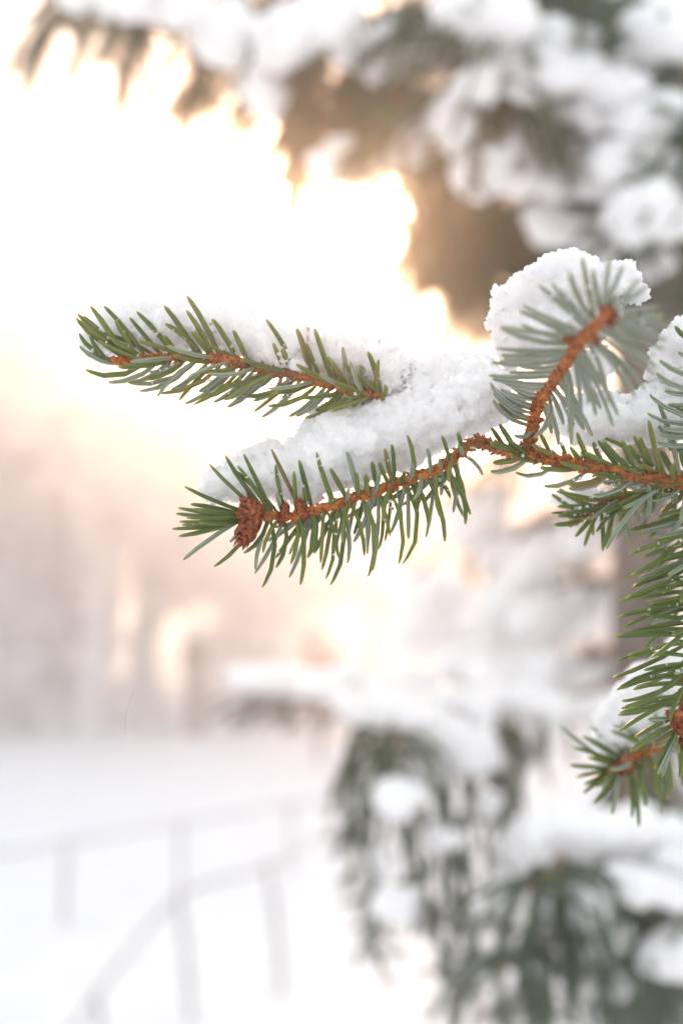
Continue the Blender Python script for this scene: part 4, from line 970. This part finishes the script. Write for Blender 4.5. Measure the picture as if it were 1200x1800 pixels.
H.whorl(60, .22, .98, .021, 1.15, 66, keep=lambda r: r.x > -.1)
H.whorl(46, .2, .8, .021, 1.2, 67, toward=-.15, keep=lambda r: r.x < 0, side='g')
oh = H.build()
bud(oh, 1192, 1258, D - .003, [(-.9, -.2, 26, 16), (.2, 1, 62, 26), (-.5, .6, 24, 14), (.6, -.6, 20, 16)], 12, 12)

# ------------------------------------------------------------------ small branch behind it, slightly out of focus
D3 = D + .09
br3 = empty('spruce_branch', P(1360, 1190, D3 + .02))
tag(br3, 'short blurred spruce branch with a snow patch behind the tip of the hanging branch', 'branch')
K = Shoot([(1420, 1170, D3 + .03), (1300, 1230, D3 + .012), (1200, 1290, D3), (1130, 1322, D3), (1100, 1342, D3), (1062, 1360, D3)], [12, 11, 10, 9, 8, 4], 'shoot', br3)
kb = dict(ox=1000, oy=1100, k=.18886, snap=200, wpx=9.5)
K.needles([(700, 1180, 480, 890, -.03), (760, 1150, 380, 975, -.02), (620, 1230, 260, 1010, -.02, 'u', 2), (540, 1270, 140, 1030, -.02), (480, 1290, 40, 1130, -.02), (460, 1310, 170, 1220, .0), (430, 1330, 0, 1300, .0), (400, 1350, 60, 1410, -.03), (380, 1370, 140, 1480, -.02), (420, 1370, 130, 1560, -.02),
           (500, 1340, 220, 1660, .0), (540, 1330, 580, 1790, .06), (640, 1270, 710, 1690, .05), (760, 1220, 850, 1690, .05), (900, 1130, 960, 1540, .04), (620, 1270, 540, 1440, .02), (860, 1150, 760, 640, 0, 'u', 4), (820, 1160, 560, 900, 0, 'u', 2), (700, 1250, 660, 1500, .03), (1000, 1080, 1060, 1500, .03),
           (460, 1330, 250, 1500, 0, 'g', -6), (500, 1310, 330, 1420, 0, 'g', -8), (900, 1130, 700, 980, 0, 'u', 3), (960, 1090, 780, 820, 0, 'u', 6), (560, 1260, 440, 1120, 0, 'g', 3), (740, 1230, 800, 1560, .04, 'g', 5), (480, 1300, 350, 1180, 0, 'g', 4), (840, 1190, 900, 1620, .04)], **kb)
K.whorl(24, .1, .95, .02, 1.1, 91)
ok = K.build()
bud(ok, 1100, 1340, D3 - .003, [(-.9, .4, 40, 18), (-.3, .9, 26, 16), (.6, .8, 20, 14)], 13, 14)

def join_fill(root):
    """the many small needles round the back of the twigs, as one part"""
    bm = bmesh.new()
    for me, m in FILL.get(root.name, []):
        k = len(bm.verts); bm.from_mesh(me); bm.verts.ensure_lookup_table()
        for v in bm.verts[k:]: v.co = m @ v.co
    me = bpy.data.meshes.new('back_needles'); bm.to_mesh(me); bm.free()
    me.materials.append(M['needle'])
    o = bpy.data.objects.new('back_needles', me); COL.objects.link(o); put(o, root); o['kind'] = 'stuff'
for root in (br, br2, br3): join_fill(root)
# limbs that carry the three branches back to the trunk, outside the picture
def limb(root, a, b, r, tgt):
    pts = catmull([list(a), list(b), [(b.x + tgt.x) / 2 + .12, (b.y + tgt.y) / 2, (b.z + tgt.z) / 2 + .05], list(tgt)], 50)
    V, F = tube(pts, np.linspace(r, r * 2.2, 50), 9, lambda s, q: 1 + .06 * np.sin(40 * s + 3 * q))
    mesh_obj('limb', V, F, M['limb'], root)
tx, ty = P(1130, 1000, 2.1).x, P(1130, 1000, 2.1).y
limb(br, P(1425, 879, D + .046), P(1560, 890, D + .10), .0027, Vector((tx + .02, ty, 1.62)))
limb(br2, P(1318, 806, D + .028), P(1500, 760, D + .10), .002, Vector((tx + .02, ty, 1.72)))
limb(br3, P(1405, 1177, D3 + .027), P(1560, 1120, D3 + .08), .0022, Vector((tx + .02, ty, 1.45)))

# ------------------------------------------------------------------ snow on the branches in focus
near_snow([[(168, 592, D + .0045, 26), (215, 575, D + .0045, 40), (270, 565, D + .005, 48), (340, 572, D + .005, 46), (420, 582, D + .005, 48), (500, 598, D + .005, 50), (580, 615, D + .005, 50), (650, 640, D + .005, 46), (700, 660, D + .005, 46)]],
          1, 'long ridge of crumbly snow on the upper twig whose needles sweep forward', 420, voxel=.00065)
near_snow([[(380, 850, D + .004, 26), (430, 838, D + .005, 40), (500, 830, D + .006, 56), (570, 805, D + .0065, 66), (640, 775, D + .009, 76), (710, 735, D + .012, 84), (780, 700, D + .013, 84), (840, 690, D + .013, 66)],
           [(665, 712, D + .001, 17), (600, 730, D + .009, 28), (680, 690, D + .011, 50), (760, 670, D + .012, 56), (850, 690, D + .012, 56)]],
          2, 'broad bank of crumbly snow filling the fork above the twig with hanging needles', 520, voxel=.00085)
near_snow([[(893, 612, D + .02, 26), (890, 560, D + .02, 34), (915, 510, D + .018, 40), (958, 490, D + .014, 38), (1005, 474, D + .012, 38), (1040, 492, D + .012, 34), (1096, 486, D + .013, 30), (1122, 528, D + .016, 20)],
           [(930, 590, D + .024, 48), (990, 555, D + .02, 60), (1060, 545, D + .02, 52)], [(1060, 640, D + .03, 26), (1010, 660, D + .03, 30)]],
          3, 'rounded snow cap behind the pale needle fan of the shoot turned to the viewer', 320, voxel=.0008)
near_snow([[(1000, 735, D + .02, 40), (1060, 735, D + .02, 52), (1120, 740, D + .02, 50), (1180, 720, D + .022, 56), (1250, 690, D + .02, 60)], [(1175, 640, D + .02, 40), (1200, 600, D + .018, 40), (1250, 600, D + .018, 50)]],
          4, 'patch of snow between the pale needle fan and the branch stem', 160, voxel=.0009)
near_snow([[(985, 880, D + .034, 14), (1010, 876, D + .034, 20), (1050, 866, D + .034, 16)]], 5, 'small dab of snow on the little side shoot under the stem', 20)
near_snow([[(1230, 1170, D3 + .008, 60), (1170, 1190, D3 + .006, 44), (1130, 1210, D3 + .006, 40), (1100, 1260, D3 + .006, 44), (1060, 1300, D3 + .008, 30)], [(1100, 1300, D3 + .01, 30), (1180, 1250, D3 + .012, 50)]],
          6, 'snow lying on the short blurred branch behind the hanging branch', 80, voxel=.001)

# grains of snow caught on the needles
def snow_grains():
    rng = random.Random(8); bm = bmesh.new()
    for o in [o for o in bpy.data.objects if o.name.startswith('needle')]:
        if rng.random() > .5: continue
        m = wmat(o)
        for _ in range(rng.randint(1, 4)):
            p = m @ Vector((0, 0, rng.uniform(.05, .85)))
            if p.y > CAM.y + D + .03: continue
            p += Vector((rng.uniform(-.0004, .0004), rng.uniform(-.0006, .0002), .00055))
            bmesh.ops.create_icosphere(bm, subdivisions=1, radius=rng.uniform(.00022, .0007), matrix=Matrix.Translation(p) @ Matrix.Rotation(rng.random() * 3, 4, 'Y') @ Matrix.Diagonal((1, 1.3, .7, 1)))
    me = bpy.data.meshes.new('snow_grains'); bm.to_mesh(me); bm.free(); me.materials.append(M['snow_near'])
    o = bpy.data.objects.new('snow_grains', me); COL.objects.link(o)
    tag(o, 'loose snow grains caught on the green needles', None, kind='stuff')
snow_grains()

# ------------------------------------------------------------------ dry blade dangling on a silk thread under the upper twig
dd = D + .012
th = empty('dangling_blade', P(240, 690, dd))
tag(th, 'thin dry plant fibre dangling on a silk thread below the upper twig', 'fibre')
V, F = tube(np.array([list(P(246, 684, dd - .010)), list(P(240, 950, dd)), list(P(237, 1215, dd))]), [.00001, .00001, .00001], 4)
mesh_obj('silk_thread', V, F, M['thread'], th)
V, F = tube(catmull([list(P(238, 1212, dd)), list(P(226, 1240, dd)), list(P(221, 1265, dd)), list(P(220, 1292, dd))], 16), np.linspace(.00006, .00009, 16), 5)
mesh_obj('fibre', V, F, M['dry_blade'], th)

# ------------------------------------------------------------------ haze
def build_haze():
    lo, hi = (-155, -155, -1.5), (155, 155, 8.6)
    V = [(x, y, z) for x in (lo[0], hi[0]) for y in (lo[1], hi[1]) for z in (lo[2], hi[2])]
    F = [(0, 1, 3, 2), (4, 6, 7, 5), (0, 4, 5, 1), (2, 3, 7, 6), (0, 2, 6, 4), (1, 5, 7, 3)]
    m = bpy.data.materials.new('winter_haze'); m.use_nodes = True
    n = m.node_tree.nodes; n.clear()
    v = n.new('ShaderNodeVolumePrincipled'); out = n.new('ShaderNodeOutputMaterial')
    v.inputs['Color'].default_value = (0.99, 0.99, 0.99, 1); v.inputs['Density'].default_value = HAZE_DENSITY
    v.inputs['Anisotropy'].default_value = HAZE_G
    m.node_tree.links.new(v.outputs[0], out.inputs['Volume'])
    o = mesh_obj('haze', V, F, m, smooth=False)
    tag(o, 'pale winter haze over the snowfield', None, kind='stuff')
build_haze()
